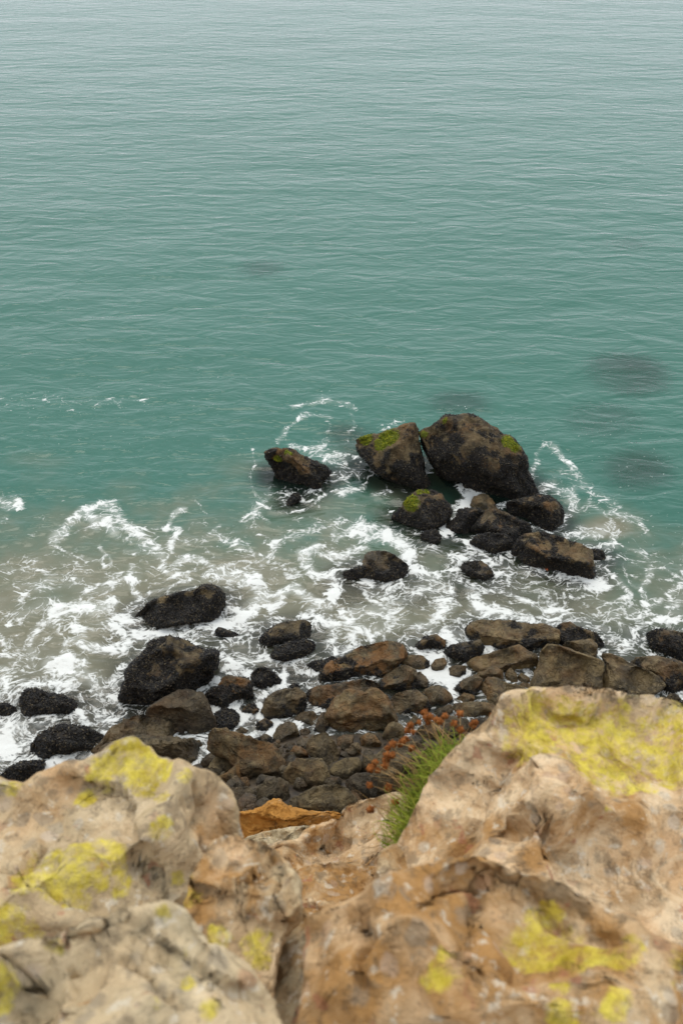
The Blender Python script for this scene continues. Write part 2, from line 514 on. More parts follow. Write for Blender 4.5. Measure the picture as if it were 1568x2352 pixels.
# ------------------------------------------------------------------ rocks
ROCKS = []   # (verts, normals) of shore rocks, for the water's foam and depth

def radial(pts, c, n=256):
    """star-shaped radius around c, sampled on n angles (metres in a plane)"""
    q = pts - c
    out = np.zeros(n)
    th = np.arange(n) / n * 2 * np.pi - np.pi
    d = np.stack([np.cos(th), np.sin(th)], 1)
    A, B = q, np.roll(q, -1, 0)
    for k in range(n):
        e = B - A
        den = d[k, 0] * e[:, 1] - d[k, 1] * e[:, 0]
        den = np.where(np.abs(den) < 1e-12, 1e-12, den)
        t = (A[:, 0] * e[:, 1] - A[:, 1] * e[:, 0]) / den
        s = (A[:, 0] * d[k, 1] - A[:, 1] * d[k, 0]) / den
        ok = (t > 0) & (s >= -1e-6) & (s <= 1 + 1e-6)
        out[k] = t[ok].max() if ok.any() else np.nan
    if np.isnan(out).any():
        g = ~np.isnan(out)
        out = np.interp(np.arange(n), np.arange(n)[g], out[g], period=n)
    ker = np.array([.1, .2, .4, .2, .1])
    return sum(w * np.roll(out, k - 2) for k, w in enumerate(ker))

def poly_centroid(p):
    x, y = p[:, 0], p[:, 1]
    x2, y2 = np.roll(x, -1), np.roll(y, -1)
    a = x * y2 - x2 * y
    A = a.sum() / 2
    return np.array([((x + x2) * a).sum(), ((y + y2) * a).sum()]) / (6 * A)

def chip(V, F, rs, n, rad, depth, front=.15):
    """strike n flat chips off a surface: each a plane cut that acts near one spot"""
    N = vnormals(V, F)
    view = CAM - V.mean(0); view = view / np.linalg.norm(view)
    cand = np.where((N @ view) > front)[0]
    for k in range(n):
        i = cand[rs.randint(len(cand))]
        nn = N[i] + rs.normal(0, .20, 3); nn /= np.linalg.norm(nn)
        r = rad * rs.uniform(.5, 1.3)
        dv = V - V[i]
        dist = np.linalg.norm(dv, axis=1)
        s = dv @ nn + depth * rs.uniform(.2, 1.2)
        edge = 1.0 if front < .3 else sstep(-.05, .35, N @ view)
        over = edge * 2.2 * depth * np.tanh(np.clip(s, 0, None) / (2.2 * depth)) * sstep(r * 1.3, r * .75, dist)
        V = V - nn * over[:, None]
    return V

def rock_shape(px, C, tilt, depth_f, depth_b, e1, res, seed, facets, rough, ext=1.0, extra_planes=(), grow=1.0, chips=22, front=.15):
    """solid boulder whose outline, seen from the cliff top, is px; C is its centre in the world"""
    rs = np.random.RandomState(seed)
    view = CAM - C
    dist = np.linalg.norm(view)
    view /= dist
    n = view.copy()
    if tilt:
        n = view * (1 - tilt) + np.array([0, 0, 1.0]) * tilt
        n /= np.linalg.norm(n)
    # outline on the plane through C
    d = ray(px)
    t = ((C - CAM) @ n) / (d @ n)
    P = CAM + d * t[:, None]
    u = np.cross(np.array([0, 0, 1.0]), n); u /= np.linalg.norm(u)
    v = np.cross(n, u)
    q = np.stack([(P - C) @ u, (P - C) @ v], 1)
    c0 = poly_centroid(q)
    R = radial(q, c0) * grow
    V, F = ico(res)
    th = np.arctan2(V[:, 1], V[:, 0])
    Rt = np.interp((th + np.pi) / (2 * np.pi) * 256, np.arange(257), np.append(R, R[0]))
    if ext != 1.0:
        Rt = Rt * (1 + (ext - 1) * np.clip(-np.sin(th), 0, 1))
    rho = np.sqrt(V[:, 0] ** 2 + V[:, 1] ** 2)
    w = V[:, 2]
    size = np.sqrt(np.abs(((q[:, 0] * np.roll(q[:, 1], -1)) - (np.roll(q[:, 0], -1) * q[:, 1])).sum()) / 2)
    pl = rho ** e1
    dep = np.sign(w) * np.abs(w) ** .8
    X = np.cos(th) * Rt * pl + c0[0]
    Y = np.sin(th) * Rt * pl + c0[1]
    Zd = np.where(dep > 0, dep * depth_f * size, 0)
    Zb = np.where(dep < 0, dep * depth_b * size, 0)
    down = -(n * .55 + np.array([0, 0, 1.0]) * .45); down /= np.linalg.norm(down)
    L = np.stack([X, Y, Zd + Zb], 1)       # local (u, v, view)
    # flat faces
    nr = []
    for k in range(facets):
        a = rs.uniform(0, 2 * np.pi)
        ww = rs.uniform(.42, .95)
        nr.append((np.array([math.cos(a) * math.sqrt(1 - ww * ww), math.sin(a) * math.sqrt(1 - ww * ww), ww]), rs.uniform(.62, .90) if ww > .6 else rs.uniform(.90, .97)))
    nr += [(np.array(a, float) / np.linalg.norm(a), h) for a, h in extra_planes]
    for pn, h in nr:
        s = L @ pn
        hm = c0 @ pn[:2] + h * (s.max() - c0 @ pn[:2])
        over = np.clip(s - hm, 0, None)
        L = L - pn[None, :] * (over * .94)[:, None]
    Pw = C + L[:, :1] * u + L[:, 1:2] * v + np.clip(L[:, 2:3], 0, None) * view - np.clip(L[:, 2:3], None, 0) * down
    Pw = chip(Pw, F, rs, chips, .32 * size, .045 * size, front)
    N = vnormals(Pw, F)
    off = rs.uniform(-50, 50, 3)
    Q = Pw / size
    d1 = fbm(Q * 1.7 + off, 4)
    d2 = fbm(Q * np.array([3.5, 3.5, 6.0]) + off * 2, 4, ridged=True) - .35
    d3 = fbm(Q * 11 + off, 3)
    Pw = Pw + N * (size * rough * (.040 * d1 + .055 * d2 + .034 * d3))[:, None]
    return Pw, F, size, off

def spindles(V, F, mask, dens, ln, wd, seed, maxn=9000, lean=.55):
    """small pointed shells / fronds scattered over the masked surface, as one mesh"""
    rs = np.random.RandomState(seed)
    a, b, c = V[F[:, 0]], V[F[:, 1]], V[F[:, 2]]
    cr = np.cross(b - a, c - a)
    ar = np.linalg.norm(cr, axis=1) / 2
    fn = cr / (2 * ar[:, None] + 1e-12)
    mk = mask[F].mean(1)
    vis = ((CAM - a) * fn).sum(1) > -.25 * np.linalg.norm(CAM - a, axis=1)
    wgt = ar * np.clip(mk * 1.6 - .55, 0, 1) * vis * (a[:, 2] > -.25)
    tot = wgt.sum()
    n = int(min(maxn, tot * dens))
    if n < 3:
        return None
    fi = rs.choice(len(F), n, p=wgt / tot)
    r1, r2 = rs.rand(n, 1), rs.rand(n, 1)
    s = np.sqrt(r1)
    p = a[fi] * (1 - s) + b[fi] * s * (1 - r2) + c[fi] * s * r2
    nn = fn[fi]
    t = rs.normal(size=(n, 3)); t -= nn * (t * nn).sum(1, keepdims=True); t /= np.linalg.norm(t, axis=1, keepdims=True)
    ax = t * (1 - lean) + nn * lean * rs.uniform(.2, 1.4, (n, 1)); ax /= np.linalg.norm(ax, axis=1, keepdims=True)
    sd = np.cross(ax, nn + .01); sd /= np.linalg.norm(sd, axis=1, keepdims=True)
    td = np.cross(ax, sd)
    L = ln * rs.uniform(.6, 1.3, (n, 1)); Wd = wd * rs.uniform(.7, 1.2, (n, 1))
    p = p + nn * .3 * Wd
    vv = np.stack([p - ax * L * .45, p + sd * Wd, p + td * Wd * .7, p - sd * Wd, p - td * Wd * .7, p + ax * L * .55], 1).reshape(-1, 3)
    base = np.array([[0, 2, 1], [0, 3, 2], [0, 4, 3], [0, 1, 4], [5, 1, 2], [5, 2, 3], [5, 3, 4], [5, 4, 1]])
    ff = (base[None] + 6 * np.arange(n)[:, None, None]).reshape(-1, 3)
    sh = np.repeat(rs.rand(n), 6)
    return mk_mesh('shells', vv, ff, {'shade': sh})

def rock(fr, pts, label, tone=.4, m=0.0, och=.2, D=.55, e1=.8, res=4, fac=9, rough=1.0, group=None, lift=0.0, wet=None,
         moss=(), name='boulder', cat='boulder', planes=(), sub=None, ext=1.2, tilt=.0, grow=1.07):
    px = conv(fr, pts)
    seed = (sum(ord(ch) for ch in label) * 7919) % 100000
    cpx = poly_centroid(px)
    lowy = np.sort(px[:, 1])[-max(2, len(px) // 5):].mean()
    el = PITCH + math.atan((cpx[1] - H0 / 2) / FPX)
    if sub is not None:
        C = at_z(cpx, sub)[0]
    else:
        g = ground_hit((cpx[0], lowy))
        g[2] += lift
        k = np.linalg.norm(g - CAM) / FPX
        b = (lowy - cpx[1]) * k
        area = abs((px[:, 0] * np.roll(px[:, 1], -1) - np.roll(px[:, 0], -1) * px[:, 1]).sum()) / 2
        size = math.sqrt(area) * k
        cz = g[2] + b * math.cos(el) - .55 * D * size * math.sin(el) * .75
        C = at_z(cpx, cz)[0]
    V, F, size, off = rock_shape(px, C, tilt, D, D * 1.1, e1, res, seed, fac, rough, ext, planes, grow, 22, .35)
    z0 = max(V[:, 2].min(), C[2] - .6 * size, -.05 if sub is None else -9)
    z1 = V[:, 2].max()
    h = (V[:, 2] - z0) / (z1 - z0 + 1e-6)
    nn = fbm(V * 1.3 + off, 4)
    n2 = fbm(V * 4.0 + off, 3)
    mus = sstep(-.34, .34, m - .47 - .65 * (h - .5) + .55 * nn + .6 * n2) if m > 0 else np.zeros(len(V))
    o_at = np.clip(och + .9 * fbm(V * .9 - off, 3), 0, 1)
    ms = np.zeros(len(V))
    for fx, fy, fr_ in moss:
        q = conv(fr, [(fx, fy)])[0]
        sx, sy = project(V)
        vis = (vnormals(V, F) * (CAM - V)).sum(1) > 0
        dd = np.hypot(sx - q[0], sy - q[1]) + (~vis) * 1e4
        ctr = V[dd.argmin()]
        rad = fr_ * FR[fr][0] * np.linalg.norm(ctr - CAM) / FPX
        ms = np.maximum(ms, 1.25 - np.linalg.norm(V - ctr, axis=1) / rad)
    ms = np.clip(ms, 0, 1)
    mus = mus * (1 - np.clip(ms * 1.5, 0, 1))
    wt = np.clip(1 - (V[:, 2] - .1) / .8, 0, 1) if wet is None else np.full(len(V), wet)
    org = V.mean(0); org[2] = V[:, 2].min()
    me = mk_mesh(name, V - org, F, dict(mussel=mus, ochre=o_at, moss=ms, wet=wt))
    o = link(name, me, M_SHORE, label=label, cat=cat, group=group)
    o.location = org
    o['tone'] = float(tone)
    if m > 0:
        s = spindles(V, F, mus, 700, .085, .02, seed + 1, 6500)
        if s:
            s.transform(__import__('mathutils').Matrix.Translation(-Vector(org)))
            link('mussels', s, M_MUS, parent=o, kind='stuff')
    if moss:
        s = spindles(V, F, np.clip(ms, 0, .8), 900, .10, .022, seed + 2, 2500, .35)
        if s:
            s.transform(__import__('mathutils').Matrix.Translation(-Vector(org)))
            link('moss', s, M_MOSS, parent=o, kind='stuff')
    ROCKS.append(V)
    return o

G_SEA = 'rocks standing in the surf'
G_PILE = 'boulders piled along the shore'
G_SUB = 'rocks just under the water'
def S(*a, **k):
    k.setdefault('grow', 1.02); k.setdefault('m', .95); k.setdefault('tone', .25); k.setdefault('och', .05); k.setdefault('fac', 9); k.setdefault('res', 5)
    k.setdefault('name', 'sea_rock'); k.setdefault('cat', 'rock')
    return rock(*a, group=G_SEA, **k)
def Pb(*a, **k):
    return rock(*a, group=G_PILE, **k)

# --- rocks out in the water
S('A', [(140,400),(210,380),(290,390),(350,400),(400,430),(460,465),(520,490),(580,500),(625,525),(580,560),(520,590),(510,650),(480,690),(400,690),(340,680),(310,640),(270,610),(220,570),(200,510),(165,460)],
  'lone jagged rock with yellowish moss, farthest left of the rocks in the teal water', m=.62, tone=.6, och=.35, rough=1.7, moss=[(310,400,45),(230,450,40)])
S('A', [(290,790),(310,740),(335,700),(380,690),(395,735),(360,775)], 'tiny dark rock tip at the foot of the lone jagged mossy rock', res=4, m=.9)
S('A', [(793,318),(860,290),(950,270),(1000,255),(1080,245),(1130,210),(1180,205),(1218,200),(1225,270),(1240,350),(1255,450),(1250,550),(1290,610),(1298,670),(1220,675),(1170,640),(1110,610),(1060,580),(980,540),(920,490),(860,440),(820,380)],
  'triangular wedge-shaped rock with a bright green moss patch on its crest', m=.5, tone=.6, och=.25, e1=.58, D=.5, rough=1.2, fac=1,
  moss=[(1030,300,95),(985,345,75),(850,305,65)], planes=[((-.5,.2,.8),.72),((.75,.1,.6),.85)])
S('B', [(78,255),(150,235),(200,210),(260,160),(330,155),(410,150),(480,165),(560,205),(620,245),(690,285),(760,330),(795,370),(810,420),(825,455),(815,530),(840,610),(900,670),(920,710),(850,720),(790,745),(690,755),(600,755),(480,700),(440,630),(360,590),(300,580),(230,520),(180,450),(130,370),(85,290)],
  'largest rock in the water, domed and mussel-covered with green moss on its right shoulder', m=.66, tone=.55, och=.2, D=.45, e1=.58, rough=1.2, fac=2,
  moss=[(730,330,95),(100,268,40),(255,175,30)], planes=[((-.55,.1,.8),.72),((.6,-.1,.7),.78)])
S('A', [(1050,920),(1060,870),(1110,820),(1150,760),(1190,710),(1230,680),(1330,668),(1400,700),(1440,770),(1465,830),(1440,890),(1380,920),(1280,960),(1180,970),(1090,955)],
  'rounded mussel-covered rock with green moss on its left face, below the triangular rock', m=.8, tone=.5, och=.2, moss=[(1185,770,80),(1240,690,34),(1300,680,30)])
S('A', [(1255,1000),(1290,965),(1370,965),(1400,1000),(1390,1040),(1330,1070),(1280,1060)], 'small dark rock awash in white foam below the mossy rounded rock', res=4)
S('B', [(420,805),(460,720),(530,700),(590,730),(620,800),(600,840),(500,840)], 'small bare brown peak wedged at the foot of the largest sea rock', m=.25, tone=.75, och=.15, res=4)
S('B', [(690,770),(760,755),(830,735),(920,715),(1000,725),(1060,770),(1090,810),(1098,850),(1080,900),(1050,940),(1010,970),(930,965),(880,930),(780,880),(720,830)],
  'blunt rounded rock just right below the largest sea rock', m=.72, tone=.5, och=.4)
S('B', [(262,940),(300,890),(340,870),(350,820),(400,810),(480,815),(530,840),(520,900),(450,980),(350,1000),(285,985)], 'black mussel rock with two knobs, left end of the middle cluster', m=.85, tone=.4, rough=1.4, res=4)
S('B', [(450,960),(500,880),(540,830),(620,810),(700,850),(780,890),(870,930),(880,980),(800,1010),(760,1060),(680,1060),(560,1000),(480,990)], 'dark ridge-backed rock in the centre of the middle cluster', m=.72, tone=.5, och=.25)
S('B', [(425,1050),(480,1005),(560,985),(680,990),(740,1030),(750,1100),(700,1140),(640,1130),(560,1095),(460,1070)], 'low black mussel rock along the lower edge of the middle cluster', m=1.0)
slab = S('B', [(735,1110),(790,1010),(900,980),(980,980),(1080,1015),(1150,1050),(1240,1080),(1300,1110),(1305,1180),(1300,1270),(1270,1320),(1180,1300),(1090,1280),(960,1240),(850,1200),(780,1160)],
  'long loaf-shaped rock with brown top and a starfish on its black lower side', m=.62, tone=.75, och=.3, D=.6, e1=.6, fac=2, planes=[((0,.55,.7),.55),((0,-.6,.7),.6)])
S('B', [(1290,1100),(1320,1080),(1380,1110),(1405,1150),(1390,1190),(1320,1180)], 'small black nub at the right end of the loaf-shaped rock', res=4)
S('B', [(365,1210),(420,1190),(500,1180),(550,1210),(590,1260),(590,1300),(540,1320),(450,1290),(390,1260)], 'small black rock alone in foam left of the loaf-shaped rock', m=.75, res=4, och=.3, tone=.5)
S('A', [(620,1310),(680,1260),(760,1250),(830,1220),(850,1150),(900,1115),(1000,1110),(1060,1140),(1110,1170),(1165,1200),(1150,1260),(1090,1310),(1000,1340),(880,1330),(780,1310),(690,1325)],
  'wet low rock with water streaming over its grey back in mid surf', m=.55, tone=.6, och=.1, D=.26, wet=1)
S('Z3', [(735,440),(760,390),(830,350),(880,310),(950,290),(1060,260),(1110,255),(1160,230),(1210,220),(1250,250),(1280,275),(1278,330),(1240,390),(1200,430),(1130,425),(1050,425),(950,450),(860,490),(790,470)],
  'long black whale-backed rock with grey streaks left of centre surf', m=.85, tone=.8, och=.0, D=.55)
S('Z3', [(700,860),(725,780),(725,720),(770,670),(840,610),(870,555),(930,525),(1000,530),(1070,545),(1100,575),(1160,600),(1245,610),(1235,670),(1210,740),(1170,810),(1150,870),(1050,920),(900,980),(820,975),(750,960),(715,910)],
  'very large black boulder with a brown bare crown, biggest at the left shore', m=.74, tone=.5, och=.25, D=.6, rough=1.1)
S('Z3', [(125,900),(130,850),(165,812),(220,825),(280,850),(350,855),(410,880),(450,905),(465,935),(430,975),(380,975),(310,955),(240,950),(170,970),(140,960)], 'black tapering rock near the left edge, high at its left end', m=1.1)
S('Z3', [(-40,920),(0,905),(50,905),(100,940),(60,980),(0,985),(-40,970)], 'small black rock cut by the left edge of the photo', m=1.1, res=4)
S('Z3', [(170,1190),(185,1120),(230,1080),(290,1050),(370,1035),(440,1035),(500,1050),(560,1080),(608,1105),(560,1150),(480,1200),(430,1230),(340,1215),(240,1225),(180,1235)],
  'broad black boulder in white foam above the yellow lichen rock', m=.92, tone=.5, och=.15)
S('Z3', [(-10,1330),(60,1270),(130,1240),(220,1235),(262,1225),(240,1280),(180,1350),(60,1410),(-30,1410)], 'lowest black boulder at the left edge, behind the cliff-top rock', m=1.1)
S('Z4', [(490,290),(530,240),(590,190),(650,155),(720,145),(800,140),(850,135),(865,170),(850,230),(830,275),(760,290),(680,295),(600,310),(520,310)], 'upper of two paired black rocks, with grey bare patches', m=.7, tone=.75, och=.0, res=4)
S('Z4', [(580,405),(600,350),(680,310),(760,290),(840,280),(885,290),(890,320),(850,370),(790,400),(720,430),(640,425)], 'lower of two paired black rocks, covered all over in mussels', m=1.1, res=4)
S('Z4', [(150,215),(200,190),(250,205),(330,230),(360,270),(300,290),(220,270)], 'half-drowned dark rock laced with foam left of the paired rocks', m=.8, res=4, D=.3, wet=1)
S('Z4', [(430,530),(470,485),(530,475),(600,520),(640,560),(630,610),(625,650),(560,640),(490,615),(440,580)], 'egg-shaped pure black mussel boulder below the paired rocks', m=1.15, res=4)
S('Z4', [(95,680),(150,640),(200,610),(225,560),(270,540),(330,550),(400,555),(435,590),(430,650),(440,690),(400,710),(350,740),(280,770),(200,800),(130,780)], 'black mussel boulder flecked with orange beside the very large boulder', m=.72, tone=.6, och=.8, rough=1.3)
S('Z4', [(170,870),(180,800),(250,760),(310,780),(340,820),(335,870),(300,910),(270,930),(190,930)], 'black mussel boulder directly below the orange-flecked one', m=1.15, res=4)
S('Z4', [(705,610),(740,590),(780,610),(770,630),(720,635)], 'tiniest black rock poking from foam above the boulder pile', m=1.1, res=4)
S('Z4', [(820,470),(860,440),(960,430),(1000,395),(1050,400),(1040,440),(960,490),(890,505),(840,495)], 'small black rock touching the left end of the orange slab', m=1.1, res=4)

# --- rocks under the surface
for fr, pts, lab, zs in [
    ('F', [(1370,885),(1390,850),(1430,842),(1480,852),(1502,880),(1490,915),(1445,930),(1395,922)], 'large round dark rock under teal water at the right', -.42),
    ('F', [(1318,1000),(1345,978),(1395,972),(1435,990),(1438,1012),(1400,1028),(1345,1024)], 'dim flat rock under water between the two darker sunken rocks', -.62),
    ('F', [(1415,1098),(1440,1075),(1470,1066),(1498,1080),(1500,1105),(1470,1130),(1425,1125)], 'sunken rock almost breaking the surface right of the largest sea rock', -.30),
    ('F', [(1395,560),(1420,549),(1470,552),(1492,563),(1460,574),(1410,573)], 'faint distant sunken rock near the right edge', -.42),
    ('F', [(770,1375),(782,1350),(810,1340),(838,1352),(835,1378),(800,1396)], 'brownish rock glimpsed under clear water in mid surf', -.22),
    ('F', [(1030,1375),(1045,1350),(1068,1355),(1066,1375),(1045,1382)], 'small brown rock tip washed over beside the thick foam', -.12),
    ('F', [(1120,1385),(1140,1360),(1185,1365),(1200,1390),(1165,1405)], 'pale brown stone seen through shallow water above the right slab', -.3),
    ('F', [(1262,1388),(1285,1365),(1318,1362),(1312,1380),(1280,1398)], 'rusty brown stone under shallow water at the right surf', -.24),
    ('F', [(925,1388),(940,1362),(968,1360),(985,1378),(960,1395)], 'dark stone under foam in the middle of the surf', -.2),
    ('F', [(575,640),(600,630),(632,638),(625,652),(590,654)], 'faint sunken rock far out left of centre', -.5),
    ('F', [(1010,945),(1040,930),(1080,935),(1090,952),(1050,962)], 'sunken rock just beyond the largest sea rock', -.35),
    ('F', [(780,1005),(815,1012),(850,1050),(835,1060),(800,1040)], 'sunken ledge at the left tip of the triangular rock', -.25),
    ('F', [(275,1500),(300,1475),(325,1490),(320,1515),(285,1530)], 'grey drowned stone between foam and the very large boulder', -.2)]:
    C0 = conv(fr, pts)
    rock(fr, pts, lab, tone=.15, m=0, och=.1, D=.25, fac=1, rough=1.5, group=G_SUB, name='sunken_rock', cat='rock', sub=zs - .05, ext=1.0, tilt=.9)

# --- boulders on the shore: left part
Pb('Z3', [(850,970),(880,920),(950,880),(1030,835),(1100,835),(1160,850),(1190,910),(1215,980),(1230,1050),(1190,1140),(1100,1120),(1050,1060),(950,1010),(880,990)], 'smooth dark brown dome leaning on the very large black boulder', tone=.28, m=0, och=.1, D=.6, res=5, wet=.3)
Pb('Z3', [(540,1170),(600,1120),(650,1050),(720,1000),(790,970),(850,980),(960,1010),(1050,1045),(1075,1070),(1065,1110),(980,1115),(860,1110),(720,1150),(620,1190)], 'cracked flat brown slab above the left lichen rock', tone=.55, m=.0, och=.4, D=.5, e1=.65, res=5, rough=1.4, fac=4, planes=[((0,.5,.8),.6)])
Pb('Z3', [(540,1240),(620,1150),(740,1105),(860,1095),(980,1115),(1100,1115),(1165,1150),(1215,1190),(1210,1250),(1180,1330),(1050,1300),(900,1260),(750,1270),(640,1270)], 'fissured brown ledge half hidden by the lichen rock', tone=.5, och=.2, res=5, rough=1.5, e1=.65)
Pb('Z4', [(120,1050),(135,980),(170,935),(240,925),(320,955),(400,980),(480,1010),(560,1030),(610,1070),(630,1130),(650,1180),(620,1250),(560,1290),(480,1280),(400,1240),(330,1180),(260,1110),(180,1080)], 'long tilted slab with rusty left end and furrowed olive top', tone=.7, och=.35, e1=.65, res=5, rough=1.3, fac=2, planes=[((.15,.5,.8),.5),((-.7,-.2,.6),.6)])
Pb('Z4', [(130,1190),(180,1120),(240,1080),(300,1120),(310,1190),(270,1240),(200,1260),(140,1240)], 'olive rounded stone under the rusty end of the long slab', tone=.75, och=.1)
Pb('Z4', [(155,1280),(250,1240),(310,1190),(345,1150),(370,1200),(370,1270),(340,1330),(260,1320),(180,1300)], 'angular orange stone propped below the olive rounded one', tone=.8, och=.9, fac=7)
Pb('Z4', [(-10,1050),(20,1010),(60,1000),(85,1040),(60,1075),(0,1085)], 'small olive stone at the right end of the cracked slab', tone=.75, och=.1)
Pb('Z4', [(245,1400),(300,1350),(400,1340),(460,1370),(470,1440),(400,1500),(300,1510)], 'dark grey lump at the foot of the pile, beside the lichen rock', tone=.3, och=.15, res=5, rough=1.3)
Pb('Z4', [(430,1400),(480,1340),(560,1290),(630,1275),(690,1310),(695,1390),(650,1450),(550,1460),(470,1440)], 'dark grey-brown boulder at the foot of the long slab', tone=.35, och=.1, res=5, rough=1.3)
Pb('Z4', [(330,1340),(360,1270),(400,1265),(420,1310),(400,1350)], 'small dark red stone beneath the long slab', tone=.4, och=.8)
Pb('Z4', [(230,1330),(255,1300),(275,1320),(265,1370),(235,1365)], 'tiny rust stone under the angular orange stone', tone=.4, och=.8)
# middle
Pb('Z4', [(955,560),(970,500),(990,450),(1060,420),(1130,390),(1210,345),(1310,315),(1430,295),(1500,325),(1530,370),(1520,410),(1460,460),(1400,510),(1280,560),(1180,580),(1080,595),(990,600)], 'orange-sided oblong slab capped with black mussels at the water', tone=.8, m=.47, och=1.0, e1=.62, D=.6, res=5, fac=1, planes=[((-.1,.6,.7),.5),((.1,-.55,.7),.55)])
Pb('Z4', [(515,790),(540,710),(600,670),(670,640),(760,635),(810,680),(815,740),(770,800),(720,850),(640,880),(580,860)], 'furrowed block with a black mussel rim right of the foam channel', tone=.65, m=.42, och=.25, res=5, rough=1.3, wet=.6)
Pb('Z4', [(815,690),(840,640),(920,620),(1040,605),(1150,580),(1250,570),(1340,590),(1375,640),(1300,680),(1150,700),(1040,740),(1000,790),(920,800),(840,770)], 'long dark boulder lying under the orange slab', tone=.4, m=.4, och=.35, res=5, wet=.5)
Pb('Z4', [(980,840),(990,790),(1040,710),(1080,680),(1130,640),(1220,630),(1320,640),(1390,680),(1430,740),(1450,860),(1380,890),(1300,900),(1150,915),(1040,890)], 'largest ochre-brown boulder in the middle of the pile', tone=.95, och=.5, D=.6, res=5, rough=1.1, fac=3, lift=.15, planes=[((0,.5,.8),.62)])
Pb('Z4', [(1370,600),(1390,530),(1450,490),(1530,465),(1600,500),(1620,560),(1560,640),(1460,660),(1400,650)], 'olive-brown boulder right of the orange slab', tone=.65, m=.22, och=.45, res=5)
Pb('C', [(445,140),(480,90),(560,65),(640,65),(700,110),(720,170),(690,210),(600,260),(520,240),(470,200)], 'rough brown boulder right of the largest ochre one', tone=.7, m=.25, och=.45, res=5, rough=1.3)
Pb('C', [(660,80),(710,40),(790,20),(860,60),(890,110),(850,150),(780,190),(720,150)], 'brown stone below the white foam pocket', tone=.65, m=.3, och=.45)
Pb('Z5', [(0,420),(60,410),(105,455),(90,500),(30,520),(-20,500)], 'dark stone between the olive-brown boulder and the foam pocket', tone=.5, m=.3, och=.3)
Pb('Z4', [(745,840),(800,800),(870,795),(910,830),(900,880),(830,900),(760,880)], 'small wet brown stone beside the mussel-rimmed block', tone=.5, och=.2, wet=.8)
Pb('Z4', [(890,940),(910,850),(940,800),(990,800),(985,880),(960,940),(920,960)], 'narrow upright stone left of the largest ochre boulder', tone=.45, m=.35, och=.2)
Pb('Z4', [(595,970),(620,910),(690,865),(750,890),(770,950),(750,1000),(700,1015),(620,1000)], 'round olive stone with a mussel patch amid foam', tone=.6, m=.35, och=.2, wet=.8)
Pb('Z4', [(470,880),(530,845),(580,870),(580,920),(540,950),(480,920)], 'small black-topped stone standing in the foam channel', tone=.5, m=.6, och=.3, wet=.8)
Pb('Z4', [(365,790),(400,740),(450,735),(480,790),(450,825),(390,810)], 'small dark stone ringed by white foam', tone=.5, m=.6, och=.4, wet=.8)
Pb('Z4', [(320,930),(360,905),(410,930),(410,970),(340,970)], 'small smooth olive stone at the head of the foam channel', tone=.5, och=.0, wet=.9)
Pb('Z4', [(480,990),(530,955),(580,980),(580,1030),(520,1040)], 'small speckled stone above the long slab', tone=.45, m=.5, och=.1, wet=.9)
Pb('Z4', [(705,1100),(740,1040),(780,1050),(830,1080),(835,1130),(760,1140)], 'rust-red stone in the middle of the pile', tone=.7, och=1.2, wet=.8, fac=6)
Pb('Z4', [(660,1045),(690,1015),(740,1020),(745,1050),(700,1065)], 'flat dark stone above the rust-red one', tone=.4, och=.0, wet=.9)
Pb('Z4', [(780,930),(830,910),(860,940),(830,970),(790,965)], 'tiny wet stone below the small brown one', tone=.4, och=.2, wet=.9)
Pb('Z4', [(760,1010),(810,970),(850,990),(840,1050),(790,1060)], 'dark mottled stone behind the rust-red one', tone=.4, m=.3, och=.3, wet=.8)
Pb('Z4', [(635,1140),(660,1090),(700,1095),(695,1140),(650,1175)], 'slim grey stone at the end of the foam channel', tone=.35, och=.0, wet=.9)
Pb('Z4', [(835,1040),(870,980),(960,945),(1000,990),(1040,1040),(1050,1100),(1010,1170),(960,1190),(900,1130),(840,1080)], 'upright grey-brown boulder between the rust-red stone and ochre boulder', tone=.6, m=.2, och=.15, res=5)
Pb('Z4', [(665,1260),(700,1190),(760,1140),(860,1135),(930,1140),(960,1190),(990,1280),(960,1330),(860,1340),(760,1350),(690,1310)], 'big blocky olive-brown boulder below the rust-red stone', tone=.8, och=.25, res=5, rough=1.2, fac=6)
Pb('Z4', [(990,1230),(1030,1170),(1100,1135),(1190,1130),(1220,1160),(1210,1210),(1160,1260),(1080,1280),(1020,1265)], 'smooth egg-shaped olive boulder', tone=.8, och=.05, fac=1, rough=.5)
Pb('Z4', [(1220,1170),(1260,1110),(1330,1100),(1350,1150),(1330,1230),(1260,1240),(1225,1210)], 'squarish olive stone right of the egg-shaped boulder', tone=.75, och=.05)
Pb('Z4', [(1110,1300),(1180,1245),(1260,1240),(1330,1270),(1330,1350),(1300,1420),(1220,1440),(1150,1400)], 'dark slate-grey boulder with pale veins below the egg-shaped one', tone=.2, och=.05, res=5)
Pb('Z4', [(770,1400),(850,1360),(960,1330),(1060,1330),(1120,1360),(1180,1430),(1170,1480),(1050,1530),(900,1540),(800,1500)], 'wide pitted olive-grey boulder at the bottom of the pile', tone=.75, och=.05, res=5, rough=1.3)
Pb('Z4', [(690,1470),(720,1420),(770,1400),(800,1460),(770,1510),(710,1510)], 'small grey-brown stone left of the wide pitted boulder', tone=.6, och=.1)
Pb('Z4', [(1380,970),(1400,900),(1450,870),(1510,890),(1535,940),(1500,1000),(1430,1020),(1390,1010)], 'pale olive stone below the rough brown boulder', tone=.9, och=.05)
Pb('Z4', [(1210,980),(1270,950),(1320,970),(1360,1030),(1320,1060),(1270,1080),(1225,1040)], 'bright angular tan stone below the largest ochre boulder', tone=1.0, och=.6, fac=8)
Pb('Z4', [(1120,1080),(1150,1030),(1200,1020),(1220,1070),(1190,1120),(1140,1110)], 'small reddish stone left of the bright tan one', tone=.6, och=.6)
